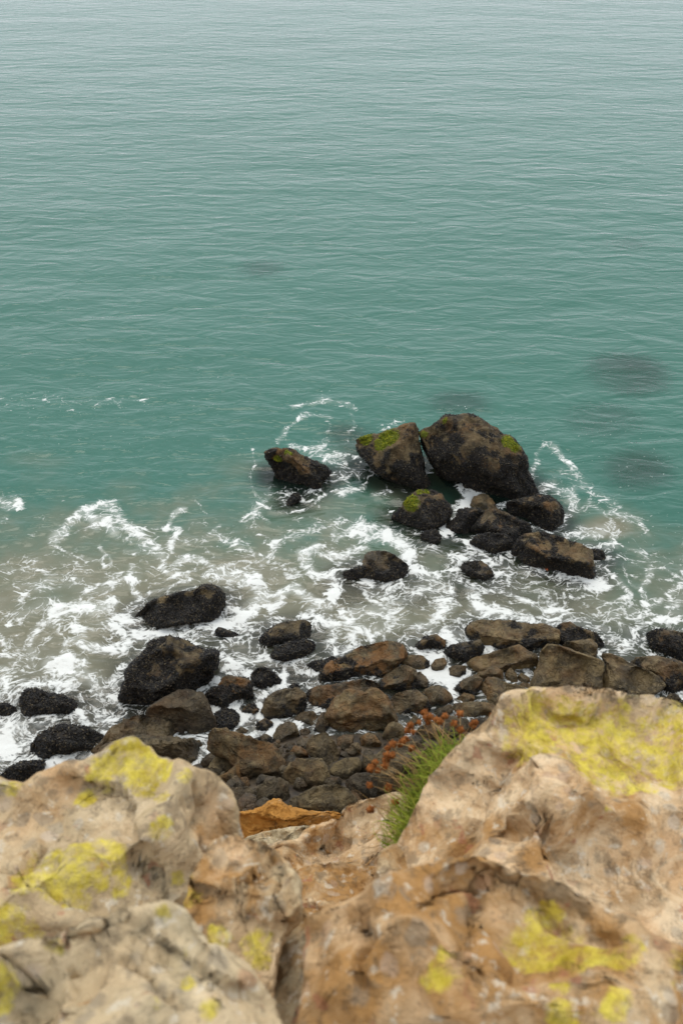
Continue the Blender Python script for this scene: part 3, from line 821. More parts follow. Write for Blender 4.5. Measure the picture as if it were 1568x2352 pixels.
Pb('Z4', [(1045,990),(1100,960),(1160,970),(1160,1030),(1110,1080),(1060,1070)], 'shaded rust-topped stone under the largest ochre boulder', tone=.5, och=.6)
Pb('Z4', [(1070,1110),(1110,1085),(1140,1115),(1110,1135)], 'tiny grey stone above the egg-shaped boulder', tone=.4, och=.1)
Pb('C', [(330,810),(350,640),(350,530),(420,470),(560,430),(740,450),(760,560),(640,660),(500,760),(420,810)], 'broad dull grey boulder behind the rust seed heads', tone=.6, och=.2, res=5, rough=1.2)
Pb('C', [(890,190),(920,150),(1040,140),(1180,150),(1210,200),(1170,250),(1050,260),(930,230)], 'yellowish pitted boulder beside the pale lichen rock', tone=.85, och=.3)
Pb('C', [(575,290),(620,230),(655,260),(645,310),(590,315)], 'small pointed olive stone above the seed heads', tone=.8, och=.05)
Pb('C', [(720,230),(810,180),(880,155),(895,210),(840,245),(740,255)], 'small slate stone left of the yellowish pitted boulder', tone=.3, och=.05)
Pb('C', [(640,340),(720,290),(850,240),(1000,265),(1000,350),(880,410),(760,400),(660,380)], 'grey boulder crossed by the dry stems', tone=.5, och=.1, res=5)
Pb('C', [(1000,300),(1050,260),(1150,250),(1180,310),(1100,370),(1020,370)], 'dark slate boulder tucked against the pale lichen rock', tone=.2, och=.05)
# right
Pb('Z5', [(340,165),(380,120),(540,115),(680,130),(800,155),(850,180),(830,240),(740,310),(640,290),(560,270),(460,275),(400,230),(350,195)], 'long flat-topped slab dotted with mussels, foremost at the right waterline', tone=.95, m=.42, och=.3, e1=.6, D=.6, res=5, fac=1, planes=[((0,.65,.65),.42),((.1,-.6,.7),.55)])
Pb('Z5', [(820,190),(860,140),(920,125),(960,150),(1060,190),(1110,235),(1125,280),(1050,280),(950,250),(860,260)], 'mussel-covered boulder at the right end of the flat-topped slab', tone=.75, m=.62, och=.3, res=5)
Pb('Z5', [(860,255),(930,235),(1040,220),(1075,260),(1060,320),(980,310),(900,275)], 'small flat brown stone on top of the big right block', tone=.85, och=.35, lift=.2)
Pb('Z5', [(180,300),(240,255),(330,240),(400,225),(420,270),(380,320),(310,360),(240,365),(195,340)], 'black-and-brown stone left below the flat-topped slab', tone=.5, m=.65, och=.2)
Pb('Z5', [(35,260),(90,210),(150,195),(200,230),(195,265),(130,290),(60,300)], 'small ochre-topped black rock above the foam pocket', tone=.8, m=.55, och=.7)
Pb('Z5', [(320,380),(370,330),(450,310),(540,280),(620,258),(650,280),(720,320),(725,370),(690,430),(600,415),(520,395),(420,405),(340,425)], 'light tan roof-shaped boulder below the flat-topped slab', tone=1.0, och=.4, e1=.65, res=5, fac=2, planes=[((-.1,.6,.75),.5),((.5,-.5,.6),.55)])
Pb('Z5', [(705,480),(725,400),(745,340),(750,285),(790,250),(850,255),(920,280),(1010,310),(1110,345),(1110,400),(1090,500),(1060,530),(900,540),(780,530)], 'biggest smooth-faced brown block at the right', grow=1.0, tone=.95, och=.15, e1=.55, D=.55, res=5, rough=.8, fac=1, planes=[((0,.25,.95),.55)])
Pb('Z5', [(1110,500),(1115,420),(1130,340),(1085,300),(1150,300),(1220,330),(1290,370),(1370,400),(1430,440),(1475,490),(1400,530),(1250,540)], 'sloping smooth brown block split from the biggest one by a dark gap', grow=.99, tone=.85, och=.15, e1=.6, D=.5, res=5, rough=.8, fac=1, planes=[((.2,.3,.9),.55)])
Pb('Z5', [(1370,185),(1420,170),(1490,175),(1580,190),(1640,260),(1610,340),(1530,350),(1450,310),(1400,270)], 'dark mussel boulder in the water at the right edge', tone=.55, m=.62, och=.2, res=5)
Pb('Z5', [(1265,345),(1330,330),(1420,325),(1520,345),(1600,380),(1640,500),(1560,540),(1480,510),(1420,430),(1340,390)], 'brown boulder with black mussel cap at the lower right shore', tone=.7, m=.35, och=.25, res=5)
Pb('Z5', [(380,440),(400,400),(480,378),(530,400),(530,455),(460,465),(420,470)], 'reddish-brown stone under the roof-shaped boulder', tone=.75, och=.5)
Pb('Z5', [(370,560),(400,490),(450,445),(500,445),(560,480),(640,480),(690,510),(620,570),(520,590),(430,595)], 'pale tan boulder just above the lichen rock crest', tone=1.0, och=.3, res=5)
Pb('Z5', [(545,420),(575,385),(610,420),(615,470),(570,470)], 'little pointed stone left of the biggest right block', tone=.8, och=.3)
Pb('Z5', [(605,450),(640,415),(680,440),(690,470),(640,490)], 'little rounded stone against the biggest right block', tone=.75, och=.2)
Pb('Z5', [(610,495),(650,470),(700,480),(690,510),(630,515)], 'little low stone beneath the rounded one', tone=.75, och=.4)
Pb('Z5', [(255,520),(300,460),(370,425),(415,450),(380,520),(330,560),(270,550)], 'dark brown stone right of the foam pocket', tone=.5, m=.35, och=.4)
Pb('Z5', [(225,385),(270,370),(320,375),(320,430),(270,455),(235,430)], 'small brown stone on the rim of the foam pocket', tone=.6, m=.2, och=.2)
Pb('Z5', [(125,370),(150,335),(195,325),(210,360),(180,400),(140,410)], 'small olive stone in the middle of the foam pocket', tone=.7, m=.15, och=.2, wet=.6)
Pb('Z5', [(-50,345),(0,315),(70,315),(120,350),(110,390),(40,400),(-20,390)], 'mottled brown stone left of the foam pocket', tone=.75, m=.3, och=.3)
Pb('Z5', [(265,565),(310,530),(370,545),(365,590),(280,595)], 'small reddish stone left of the pale tan boulder', tone=.8, och=.6)
Pb('Z5', [(500,600),(520,540),(570,530),(590,570),(540,625)], 'small tan stone touching the lichen rock crest', tone=.85, och=.5)

# loose cobbles filling the gaps: countless small stones under the boulders
rs = np.random.RandomState(3)
v0, f0 = ico(2)
VV, FF, nv = [], [], 0
n_cob = 900
for k in range(n_cob):
    x = rs.uniform(-6, 9); y = rs.uniform(9.8, 17.4)
    r = rs.uniform(.05, .19)
    z = float(ground_z(x, y)) + rs.uniform(-.05, .15)
    if z < .12: continue
    v = v0 * (r * rs.uniform(.7, 1.2, 3))
    v = v * (1 + .5 * perlin(v0 * 1.7 + rs.uniform(-40, 40, 3)))[:, None]
    VV.append(v + np.array([x, y, z])); FF.append(f0 + nv); nv += len(v0)
V_cob = np.concatenate(VV)
me = mk_mesh('cobbles', V_cob, np.concatenate(FF), dict(mussel=np.zeros(nv), ochre=np.clip(.2 + fbm(V_cob * .8, 2), 0, 1), moss=np.zeros(nv), wet=np.full(nv, .7)))
o = link('cobbles', me, M_SHORE, label='loose dark cobbles filling the gaps between the shore boulders', cat='cobbles', kind='stuff')
o['tone'] = .35

# ------------------------------------------------------------------ the sea
ny, nx = 760, 470
yy = np.concatenate([np.linspace(11.5, 33, 500), 33 + np.cumsum(np.geomspace(.045, 160, ny - 500))])
ss = np.linspace(-1, 1, nx)
half = np.interp(yy, [11.5, 20, 33, 60, 200, 9000], [10.5, 12.5, 17.5, 34, 130, 6500])
WX = ss[None, :] * half[:, None]
WY = np.repeat(yy[:, None], nx, 1)
WP = np.stack([WX.ravel(), WY.ravel(), np.zeros(WX.size)], 1)
px, py = project(WP)
near = WP[:, 1] < 45
# what lies under the surface
cell = .12
gx0, gy0, gnx, gny = -20, 9, 340, 320
top = np.full((gny, gnx), -3.0)
for V in ROCKS + [V_cob]:
    ix = ((V[:, 0] - gx0) / cell).astype(int); iy = ((V[:, 1] - gy0) / cell).astype(int)
    ok = (ix >= 0) & (iy >= 0) & (ix < gnx) & (iy < gny) & (V[:, 2] > -2)
    np.maximum.at(top, (iy[ok], ix[ok]), V[ok, 2])
gxx, gyy = np.meshgrid(gx0 + (np.arange(gnx) + .5) * cell, gy0 + (np.arange(gny) + .5) * cell)
top = np.maximum(top, ground_z(gxx, gyy))
for it in range(3):                 # close pinholes between vertices
    t2 = top.copy()
    for dx in (-1, 0, 1):
        for dy in (-1, 0, 1):
            t2 = np.maximum(t2, np.roll(np.roll(top, dx, 1), dy, 0) - .05 * (abs(dx) + abs(dy)))
    top = t2
def blur(a, n):
    for _ in range(n):
        a = (a + np.roll(a, 1, 0) + np.roll(a, -1, 0)) / 3
        a = (a + np.roll(a, 1, 1) + np.roll(a, -1, 1)) / 3
    return a
rockmask = (top > -.12).astype(float)
prox = blur(rockmask, 4)
cover = blur(1 - .90 * np.exp(-np.clip(-top, 0, None) / .48), 5)
def sample(a, x, y, default):
    fx = (x - gx0) / cell - .5; fy = (y - gy0) / cell - .5
    ok = (fx > 0) & (fy > 0) & (fx < gnx - 2) & (fy < gny - 2)
    fx = np.clip(fx, 0, gnx - 2); fy = np.clip(fy, 0, gny - 2)
    i, j = fx.astype(int), fy.astype(int)
    u, v = fx - i, fy - j
    r = a[j, i] * (1 - u) * (1 - v) + a[j, i + 1] * u * (1 - v) + a[j + 1, i] * (1 - u) * v + a[j + 1, i + 1] * u * v
    return np.where(ok, r, default)
w_cover = sample(cover, WP[:, 0], WP[:, 1], 1.0)
w_prox = sample(prox, WP[:, 0], WP[:, 1], 0.0)
# far sunken rocks beyond the grid keep a shallow patch over them
# foam streaks: (frame, width, strength, points)
STREAKS = [
 ('F',16,.55,[(600,1290),(650,1240),(720,1215),(800,1200)]), ('F',14,.5,[(640,1150),(720,1130),(800,1085),(870,1090)]), ('F',12,.5,[(560,1200),(600,1160),(640,1120)]),
 ('F',14,.5,[(430,1240),(500,1235),(560,1260),(640,1290)]), ('F',22,.58,[(60,1360),(140,1330),(220,1350),(300,1330)]), ('F',18,.55,[(20,1430),(70,1400),(130,1390)]),
 ('F',14,.52,[(1290,1080),(1340,1120),(1400,1150),(1440,1200)]), ('F',22,.6,[(1350,1420),(1420,1400),(1500,1420),(1560,1400)]), ('F',16,.30,[(0,925),(90,915),(200,930),(330,920)]),
 ('F',10,.4,[(860,1000),(920,970),(960,1010)]), ('F',18,.6,[(680,1060),(730,1040),(780,1060),(790,1090)]),
 ('M',46,1.0,[(0,350),(150,380),(250,420),(290,480),(230,560),(150,620),(60,680),(0,700)]),
 ('M',22,.75,[(20,310),(110,310),(200,340),(290,400),(300,470)]),
 ('M',30,.95,[(330,570),(400,490),(480,450),(550,490),(620,540),(700,550),(740,500),(750,420),(700,370),(620,370),(570,300),(560,220),(620,190)]),
 ('M',50,.85,[(600,570),(680,640),(740,700),(700,800),(760,850)]),
 ('M',55,.75,[(780,600),(900,600),(1000,580),(1080,620),(1150,660),(1050,720),(850,690)]),
 ('M',42,.85,[(940,420),(1000,490),(1100,520),(1200,500),(1350,440),(1480,560),(1400,640),(1280,700),(1400,740),(1500,780)]),
 ('M',45,1.0,[(870,50),(940,90),(1060,110),(1150,150),(1230,200),(1210,260),(1250,330),(1350,380),(1450,460)]),
 ('M',40,1.3,[(1090,120),(1160,160),(1230,200)]),
 ('M',32,.9,[(0,870),(100,920),(230,900),(300,860),(330,920),(480,910),(580,880)]),
 ('M',28,1.2,[(200,960),(170,1000),(230,1080),(280,1170)]),
 ('M',24,1.2,[(400,1000),(380,1100),(250,1100)]),
 ('M',16,1.1,[(600,970),(680,1000),(690,1060)]),
 ('M',34,1.3,[(1300,980),(1400,950),(1450,1000),(1480,1070),(1500,1110)]),
 ('M',14,.7,[(1200,870),(1280,840)]),
 ('M',22,.8,[(640,230),(760,250),(880,200),(960,180)]),
 ('M',18,.7,[(780,840),(860,740),(930,700),(970,800)]),
 ('D',46,1.25,[(0,550),(60,600),(30,680),(-20,720),(-60,800),(-130,880)]),
 ('D',18,1.2,[(240,690),(330,680)]),
 ('D',22,.6,[(560,250),(530,330),(490,440),(460,520)]),
 ('D',22,.62,[(600,260),(700,330),(780,440)]),
 ('D',40,.75,[(540,600),(640,540),(700,580),(780,600),(760,700),(700,760),(680,860),(600,880)]),
 ('D',22,.6,[(800,720),(900,680),(1000,740),(1150,740),(1250,800),(1320,900)]),
 ('D',30,.8,[(960,1000),(1040,970),(1090,980),(1050,840),(980,880),(700,920)]),
 ('D',30,1.0,[(1020,990),(1080,960)]),
 ('D',14,.6,[(1130,960),(1300,1040),(1350,1110),(1450,1150),(1568,1210)]),
 ('D',28,.75,[(1330,1120),(1330,1200),(1280,1280),(1300,1400),(1400,1390)]),
 ('D',22,.7,[(1040,1400),(1180,1330),(1120,1260),(1050,1220)]),
 ('D',10,.6,[(910,1140),(1010,1210)]), ('D',12,.6,[(1130,1120),(1160,1220),(1240,1280)]),
 ('D',40,.6,[(1080,1450),(1100,1600),(1130,1764)]),
 ('D',26,.7,[(1340,1520),(1480,1500)]), ('D',36,.75,[(1480,1320),(1568,1260)]),
 ('D',24,.8,[(0,1250),(100,1290),(280,1300),(400,1360),(520,1430),(640,1440),(760,1450)]),
 ('D',55,1.0,[(60,1300),(70,1400),(200,1480),(400,1520),(560,1560)]),
 ('D',50,.75,[(620,1510),(760,1480),(880,1580)]),
 ('D',26,.85,[(320,1040),(340,1110),(260,1180),(180,1220)]),
 ('D',12,.7,[(360,1100),(480,1170),(560,1180),(700,1230),(870,1250),(1000,1190)]),
 ('D',24,.8,[(0,950),(100,1000),(230,1030)]),
 ('D',30,.6,[(250,1240),(330,1300),(480,1250),(560,1200)]),
 ('K',34,.85,[(370,360),(440,310),(500,220),(600,150),(720,95),(820,110),(860,180),(900,250),(1000,320),(1080,400),(1150,460)]),
 ('K',40,.85,[(640,170),(700,240),(780,200),(820,290)]),
 ('K',11,.75,[(400,380),(480,430),(540,470),(640,470),(700,490),(760,460),(720,410)]),
 ('K',11,.75,[(700,490),(720,550),(770,530),(770,470)]),
 ('K',18,.8,[(1330,140),(1230,200),(1180,270),(1280,290),(1260,370),(1200,440),(1160,500),(1190,570),(1260,600),(1340,590)]),
 ('K',8,.6,[(1400,70),(1440,130),(1490,150)]),
 ('K',26,.85,[(1250,520),(1330,480),(1450,490),(1540,560),(1450,600)]),
 ('K',26,.85,[(930,540),(920,620),(960,720),(1000,760)]),
 ('K',30,.5,[(320,640),(500,620),(650,640),(740,690),(640,730),(560,770)]),
 ('K',60,.85,[(370,920),(430,850),(500,870),(560,830),(650,840),(780,830)]),
 ('K',28,.85,[(540,900),(540,980),(600,1050),(480,1100),(440,1176)]),
 ('K',34,.8,[(350,920),(270,1010),(190,1110),(250,1170)]),
 ('K',32,1.15,[(820,980),(900,1000),(920,1080),(860,1140),(700,1120),(580,1100)]),
 ('K',24,.8,[(740,960),(850,920),(900,880)]),
 ('K',24,.8,[(0,1070),(50,1110)]), ('K',34,.75,[(0,60),(60,100),(120,80)]),
 ('K',9,.8,[(1040,750),(1150,710),(1300,660),(1370,640)]),
 ('K',36,1.2,[(950,1060),(1100,1040),(1250,990),(1400,950),(1560,920)]),
 ('K',20,.55,[(880,330),(1000,370),(1060,420),(900,430)]),
 ('K',30,.35,[(20,600),(100,720),(200,800),(300,760)]),
 ('K',14,.55,[(1360,380),(1480,320),(1568,250)]),
 ('Z3',34,.9,[(280,690),(330,720),(380,640),(430,700),(480,680)]),
 ('Z3',55,.8,[(330,770),(440,740),(560,770),(560,850),(540,930),(590,1000),(640,1040)]),
 ('Z3',40,.7,[(600,880),(700,880),(720,960)]),
 ('Z3',80,1.05,[(0,1030),(100,1020),(190,1060),(160,1150),(60,1120),(0,1150)]),
 ('Z3',30,.9,[(30,1290),(100,1210),(170,1230)]),
 ('Z3',50,1.2,[(170,1360),(250,1300),(330,1250),(430,1240),(520,1210)]),
 ('Z3',28,.8,[(0,730),(80,720),(30,800),(70,890)]), ('Z3',20,.7,[(0,640),(40,570),(0,500)]),
 ('Z3',24,.85,[(250,980),(350,990),(450,960),(490,1030)]),
 ('Z3',20,.7,[(150,570),(180,620),(210,690)]),
 ('Z4',42,1.35,[(430,590),(480,640),(520,700),(470,780),(380,850),(340,900),(440,980)]),
 ('Z4',36,1.35,[(500,820),(600,890),(560,960),(620,1060),(690,1080)]), ('Z4',18,1.1,[(690,1130),(690,1200)]),
 ('Z4',30,1.2,[(620,640),(680,520)]), ('Z4',20,1.2,[(830,510),(930,520),(960,600)]),
 ('Z4',30,1.1,[(80,640),(120,560),(190,560)]),
 ('Z4',20,1.1,[(750,860),(800,900),(780,980),(760,1010),(800,1060)]),
 ('Z5',40,1.3,[(60,300),(120,310),(160,320),(220,400),(260,470),(240,520)]),
 ('Z5',34,1.2,[(80,410),(150,430),(220,470)]), ('Z5',40,1.2,[(200,180),(260,210),(330,190)]),
 ('A',18,.6,[(240,330),(330,220),(390,150),(430,140),(540,130),(620,150)]),
 ('A',22,.6,[(340,80),(430,60),(560,40),(680,60),(760,90)]),
 ('A',16,.42,[(580,160),(630,220),(600,280)]), ('A',16,.42,[(740,130),(770,220),(745,320)]),
 ('A',22,.65,[(320,370),(420,380),(520,360),(570,340),(530,390),(580,430),(680,430),(720,490),(690,560),(600,580)]),
 ('A',14,.5,[(20,370),(60,440),(50,540),(30,650),(100,760),(200,830),(330,860),(450,820),(520,760),(600,720)]),
 ('A',10,.55,[(690,430),(820,460),(850,560)]), ('A',10,.55,[(900,520),(1000,580),(1180,690)]),
 ('A',24,.72,[(640,700),(760,680),(850,640)]), ('A',30,.72,[(620,950),(640,1050),(700,1000),(740,900)]),
 ('A',14,.55,[(80,850),(150,890)]), ('A',14,.5,[(90,990),(170,1000)]), ('A',20,.55,[(900,690),(1040,680)]),
]
foam = np.zeros(len(WP))
ni = np.where((py > 850) & (py < 1900) & (px > -150) & (px < 1750))[0]
jx = 5 * perlin(np.stack([WP[ni, 0] * 1.1, WP[ni, 1] * 1.1, np.full(len(ni), 3.)], 1)) ; jx = jx * 3.0
jy = 12 * perlin(np.stack([WP[ni, 0] * 1.1, WP[ni, 1] * 1.1, np.full(len(ni), 9.)], 1))
qx, qy = px[ni] + jx, py[ni] + jy
fo = np.zeros(len(ni))
for fr, w, st, pts in STREAKS:
    p = conv(fr, pts)
    w = w * FR[fr][0] * 1.15
    sel = np.where((qx > p[:, 0].min() - 3 * w) & (qx < p[:, 0].max() + 3 * w) & (qy > p[:, 1].min() - 3 * w) & (qy < p[:, 1].max() + 3 * w))[0]
    if not len(sel): continue
    best = np.full(len(sel), 1e9)
    for a, b in zip(p[:-1], p[1:]):
        d = b - a
        t = np.clip(((qx[sel] - a[0]) * d[0] + (qy[sel] - a[1]) * d[1]) / (d @ d), 0, 1)
        best = np.minimum(best, np.hypot(qx[sel] - a[0] - t * d[0], qy[sel] - a[1] - t * d[1]))
    fo[sel] = np.maximum(fo[sel], st * np.exp(-(best / w) ** 2 * .6))
foam[ni] = fo
n_a = fbm(np.stack([WP[:, 0] * .55, WP[:, 1] * .55, np.zeros(len(WP))], 1), 4)
n_b = fbm(np.stack([WP[:, 0] * 1.7, WP[:, 1] * 1.7, np.ones(len(WP))], 1), 3)
surf = sstep(1090, 1330, py + 120 * n_b) * sstep(11.4, 12.5, WP[:, 1])
foam = foam * (.88 + .5 * n_b)
foam = np.maximum(foam, surf * (.31 + .55 * n_a))
foam = np.maximum(foam, sstep(1040, 1200, py) * (.10 + .45 * n_a))
foam = np.maximum(foam, surf * sstep(.05, .5, w_prox) * (.5 + .6 * n_a + .3 * n_b))
shore_w = sstep(17.6, 15.2, WP[:, 1])
foam = np.maximum(foam, shore_w * (.75 + .6 * n_a))
foam = foam - .55 * np.exp(-np.clip(foam, 0, 2) * 14)
foam = np.clip(foam, -.6, 1.4)
speck = np.zeros(len(WP))
for fr, x, y, rx, ry, st in [('F',190,925,260,34,1),('F',520,855,90,14,.8),('F',1068,932,34,12,1.2),('F',1380,1015,160,60,.5),('F',300,1010,360,60,.35),('F',760,905,120,30,.6),('F',90,1330,150,70,.6),
                             ('F',160,1400,120,60,.7),('F',1480,1080,110,70,.5),('F',640,1250,160,70,.6),('F',1500,1240,100,80,.5), ('F',1150,985,130,40,.7)]:
    speck = np.maximum(speck, st * np.exp(-(((px - x) / rx) ** 2 + ((py - y) / ry) ** 2)))
speck = np.where(near, speck, 0)
# stirred-up sand
silt = .92 * sstep(930, 1420, py + 150 * n_a)
silt *= np.interp(px, [0, 250, 1150, 1568], [1.0, 1.0, .95, .72])
for x, y, rx, ry, st in [(80,1055,110,34,.5),(70,1255,95,60,.65),(560,1075,120,55,.42),(330,1180,90,40,.5),(790,985,70,40,.35),(560,1340,70,70,1.0),(1390,1215,90,40,.95),(1370,1330,90,50,.8),(620,1050,70,50,.4),(160,1500,120,70,.95),(700,1170,230,110,.62),(930,1130,130,110,.6),(1010,1090,50,60,.5),(800,1040,110,50,.42),(1300,1130,90,70,.35)]:
    silt = np.maximum(silt, st * np.exp(-(((px - x) / rx) ** 2 + ((py - y) / ry) ** 2)))
silt = np.where(near, silt, 0)
# water carries the foam pattern round in eddies
fl = WP[:, :2].copy()
nf = np.where(near)[0]
q = fl[nf]
for it in range(1):
    e = .05
    def psi(a): return perlin(np.stack([a[:, 0] * .42, a[:, 1] * .42, np.full(len(a), 4.2)], 1)) * 1.0 + .35 * perlin(np.stack([a[:, 0] * 1.1, a[:, 1] * 1.1, np.full(len(a), 8.2)], 1))
    dx = (psi(q + [e, 0]) - psi(q - [e, 0])) / (2 * e)
    dy = (psi(q + [0, e]) - psi(q - [0, e])) / (2 * e)
    q = q + .22 * np.stack([dy, -dx], 1)
fl[nf] = q
flow = np.stack([fl[:, 0] * .85, fl[:, 1] * 1.0, np.zeros(len(fl))], 1)
# gentle swell, a low lift where the foam is thick
zz = .05 * fbm(np.stack([WP[:, 0] * .12, WP[:, 1] * .3, np.zeros(len(WP))], 1), 2) + .05 * np.clip(foam, 0, 1) * (.4 + n_b) + .03 * n_b * (py > 900)
WP[:, 2] = np.where(near, zz, 0)
far_sub = np.ones(len(WP))
for x, y, rx, ry, st in [(1443, 561, 52, 14, .25), (604, 641, 34, 12, .12)]:
    far_sub = np.minimum(far_sub, 1 - st * np.exp(-(((px - x) / rx) ** 2 + ((py - y) / ry) ** 2)))
me = mk_mesh('sea', WP, grid_faces(ny, nx), dict(foam=foam, speck=speck, silt=silt, depth_cover=np.where(near, w_cover, far_sub), calm=np.ones(len(WP)), foam_flow=flow))
link('sea', me, M_WATER, kind='structure')

# ------------------------------------------------------------------ starfish on the loaf-shaped rock
def starfish():
    bm = bmesh.new()
    ring = []
    r_in, r_out = .020, .075
    for k in range(10):
        a = k * math.pi / 5
        r = r_out if k % 2 == 0 else r_in
        ring.append(bm.verts.new((math.cos(a) * r, math.sin(a) * r, 0)))
    topv = bm.verts.new((0, 0, .024)); bot = bm.verts.new((0, 0, -.01))
    mid = [bm.verts.new((math.cos(k * math.pi / 5) * (r_out * .5 if k % 2 == 0 else r_in * .6), math.sin(k * math.pi / 5) * (r_out * .5 if k % 2 == 0 else r_in * .6), .02 if k % 2 == 0 else .014)) for k in range(10)]
    for k in range(10):
        j = (k + 1) % 10
        bm.faces.new((ring[k], ring[j], mid[j], mid[k])); bm.faces.new((mid[k], mid[j], topv)); bm.faces.new((ring[j], ring[k], bot))
    bmesh.ops.subdivide_edges(bm, edges=bm.edges[:], cuts=1, smooth=.6)
    me = bpy.data.meshes.new('starfish'); bm.to_mesh(me); bm.free()
    return me
sme = slab.data
sv = np.array([v.co[:] for v in sme.vertices]) + np.array(slab.location)
sf = np.array([p.vertices[:] for p in sme.polygons])
sn = vnormals(sv, sf)
sx, sy = project(sv)
front = ((CAM - sv) * sn).sum(1) > 0
k = (np.hypot(sx - 1257, sy - 1306) + (~front) * 1e5).argmin()
st = link('starfish', starfish(), M_STAR, label='small orange starfish clinging low on the loaf-shaped rock', cat='starfish')
st.location = sv[k] + sn[k] * .03
st.rotation_euler = Vector(sn[k]).to_track_quat('Z', 'Y').to_euler()

# ------------------------------------------------------------------ cliff-top boulders
def cliff_boulder(fr, pts, dist, label, tilt, D, Db, pink, stain, pale, lichen=(), e1=.6, res=6, fac=7, rough=.5, planes=(), name='cliff_boulder', cat='boulder', pink_spots=(), stain_spots=(), pale_spots=(), creases=()):
    p = conv(fr, pts)
    cp = poly_centroid(p)
    C = at_dist(cp, dist)[0]
    seed = (sum(ord(ch) for ch in label) * 7919) % 100000
    V, F, size, off = rock_shape(p, C, tilt, D * 1.45, Db, e1, res, seed, fac, rough * .6, 1.0, planes, 1.045, 26, .45)
    V = chip(V, F, np.random.RandomState(seed + 5), 80, .13 * size, .015 * size, .45)
    # coarse ledges and hollows of the weathered face
    N = vnormals(V, F)
    V = V + N * (.028 * size * rough * fbm(V * 5 + off, 5, ridged=True) - .015 * size * rough)[:, None]
    V = V + N * (.010 * fbm(V * 14 + off, 4) + .007 * fbm(V * 40 - off, 3))[:, None]
    N = vnormals(V, F)
    sx, sy = project(V)
    vis = ((CAM - V) * N).sum(1) > 0
    wob = fbm(V * 9 + off, 3) * 14
    wob2 = fbm(V * 9 - off, 3) * 14
    for cw, cd, side, cp_ in creases:      # clefts (side 0) and ledges (one side of the line set back)
        g = conv(fr, cp_)
        best = np.full(len(V), 1e9); sgn = np.zeros(len(V))
        for a, b in zip(g[:-1], g[1:]):
            d = b - a
            t = np.clip(((sx + wob - a[0]) * d[0] + (sy + wob2 - a[1]) * d[1]) / (d @ d), 0, 1)
            ex, ey = sx + wob - a[0] - t * d[0], sy + wob2 - a[1] - t * d[1]
            r_ = np.hypot(ex, ey)
            cl = r_ < best
            best = np.where(cl, r_, best); sgn = np.where(cl, np.sign(d[0] * ey - d[1] * ex), sgn)
        w_ = cw * FR[fr][0]
        if side == 0:
            dep = .55 * cd * np.exp(-(best / w_) ** 2)
        else:
            dep = .55 * cd * np.where(sgn == side, np.exp(-best / (w_ * 3)) * sstep(0, w_ * .35, best), 0)
        V = V - N * (dep * vis)[:, None]
    N = vnormals(V, F)
    def spots(lst, base):
        a = np.full(len(V), float(base))
        for s in lst:
            x, y, r = s[:3]
            q = conv(fr, [(x, y)])[0]
            d = np.hypot(sx - q[0], sy - q[1]) + (~vis) * 1e4
            ctr = V[d.argmin()]
            rad = r * FR[fr][0] * np.linalg.norm(ctr - CAM) / FPX
            dd = np.linalg.norm(V - ctr, axis=1) / rad
            v = s[3] if len(s) > 3 else 1.0
            a = np.maximum(a, v * (1.0 - .55 * dd ** 2))
        return a
    nz = fbm(V * 4 + off, 3)
    li = spots(lichen, -.6)
    at = dict(pink=np.clip(spots(pink_spots, pink) + .5 * nz, 0, 1), stain=np.clip(spots(stain_spots, stain) + .5 * fbm(V * 5 - off, 3), 0, 1.8),
              pale=np.clip(spots(pale_spots, pale) + .5 * fbm(V * 6 + off * .3, 3), 0, 1), lichen=np.clip(li, -.6, .62))
    org = V.mean(0); org[2] = V[:, 2].min()
    me = mk_mesh(name, V - org, F, at)
    o = link(name, me, M_CLIFF, label=label, cat=cat, group='rocks at the top of the cliff')
    o.location = org
    return o

cliff_boulder('Z6', [(-160,215),(0,210),(100,222),(150,215),(190,185),(300,150),(390,130),(450,110),(500,65),(560,35),(615,28),(630,60),(680,75),(730,125),(800,130),(870,170),(950,190),(1010,225),(1030,280),(1050,340),(1070,400),(1090,470),(1060,700),(1000,1000),(900,1250),(-160,1250)],
   2.25, 'large grey cliff-top boulder at the left, crusted with bright yellow lichen', .35, .28, .7, .25, .32, .2,
   lichen=[(600,110,110),(480,160,80),(750,150,60),(850,165,45),(680,230,60),(380,250,45),(60,222,50),(740,430,55),(450,540,130),(540,640,90),(280,620,110),(200,560,80),(320,720,70),(60,880,110),(120,640,70,.8),(820,640,35),(20,1050,90),(740,280,40)],
   pink_spots=[(300,180,110,.9),(120,380,160,.6),(980,330,90,.9),(950,520,120,.9)], stain_spots=[(920,430,60,.9),(1000,420,80,.8),(40,640,70,.8)], pale_spots=[(560,300,200,.7)],
   planes=[((0,.55,.8),.85),((.75,0,.6),.88)], rough=.5,
   creases=[(22,.06,0,[(-50,560),(60,600),(150,560),(200,500)]),(26,.05,0,[(600,540),(640,600),(720,640),(780,740)]),(30,.07,1,[(420,200),(560,215),(620,300),(600,420),(660,500)]),(16,.04,0,[(900,230),(930,330),(890,430)]),(30,.05,-1,[(0,700),(160,690),(300,760),(430,800)])])
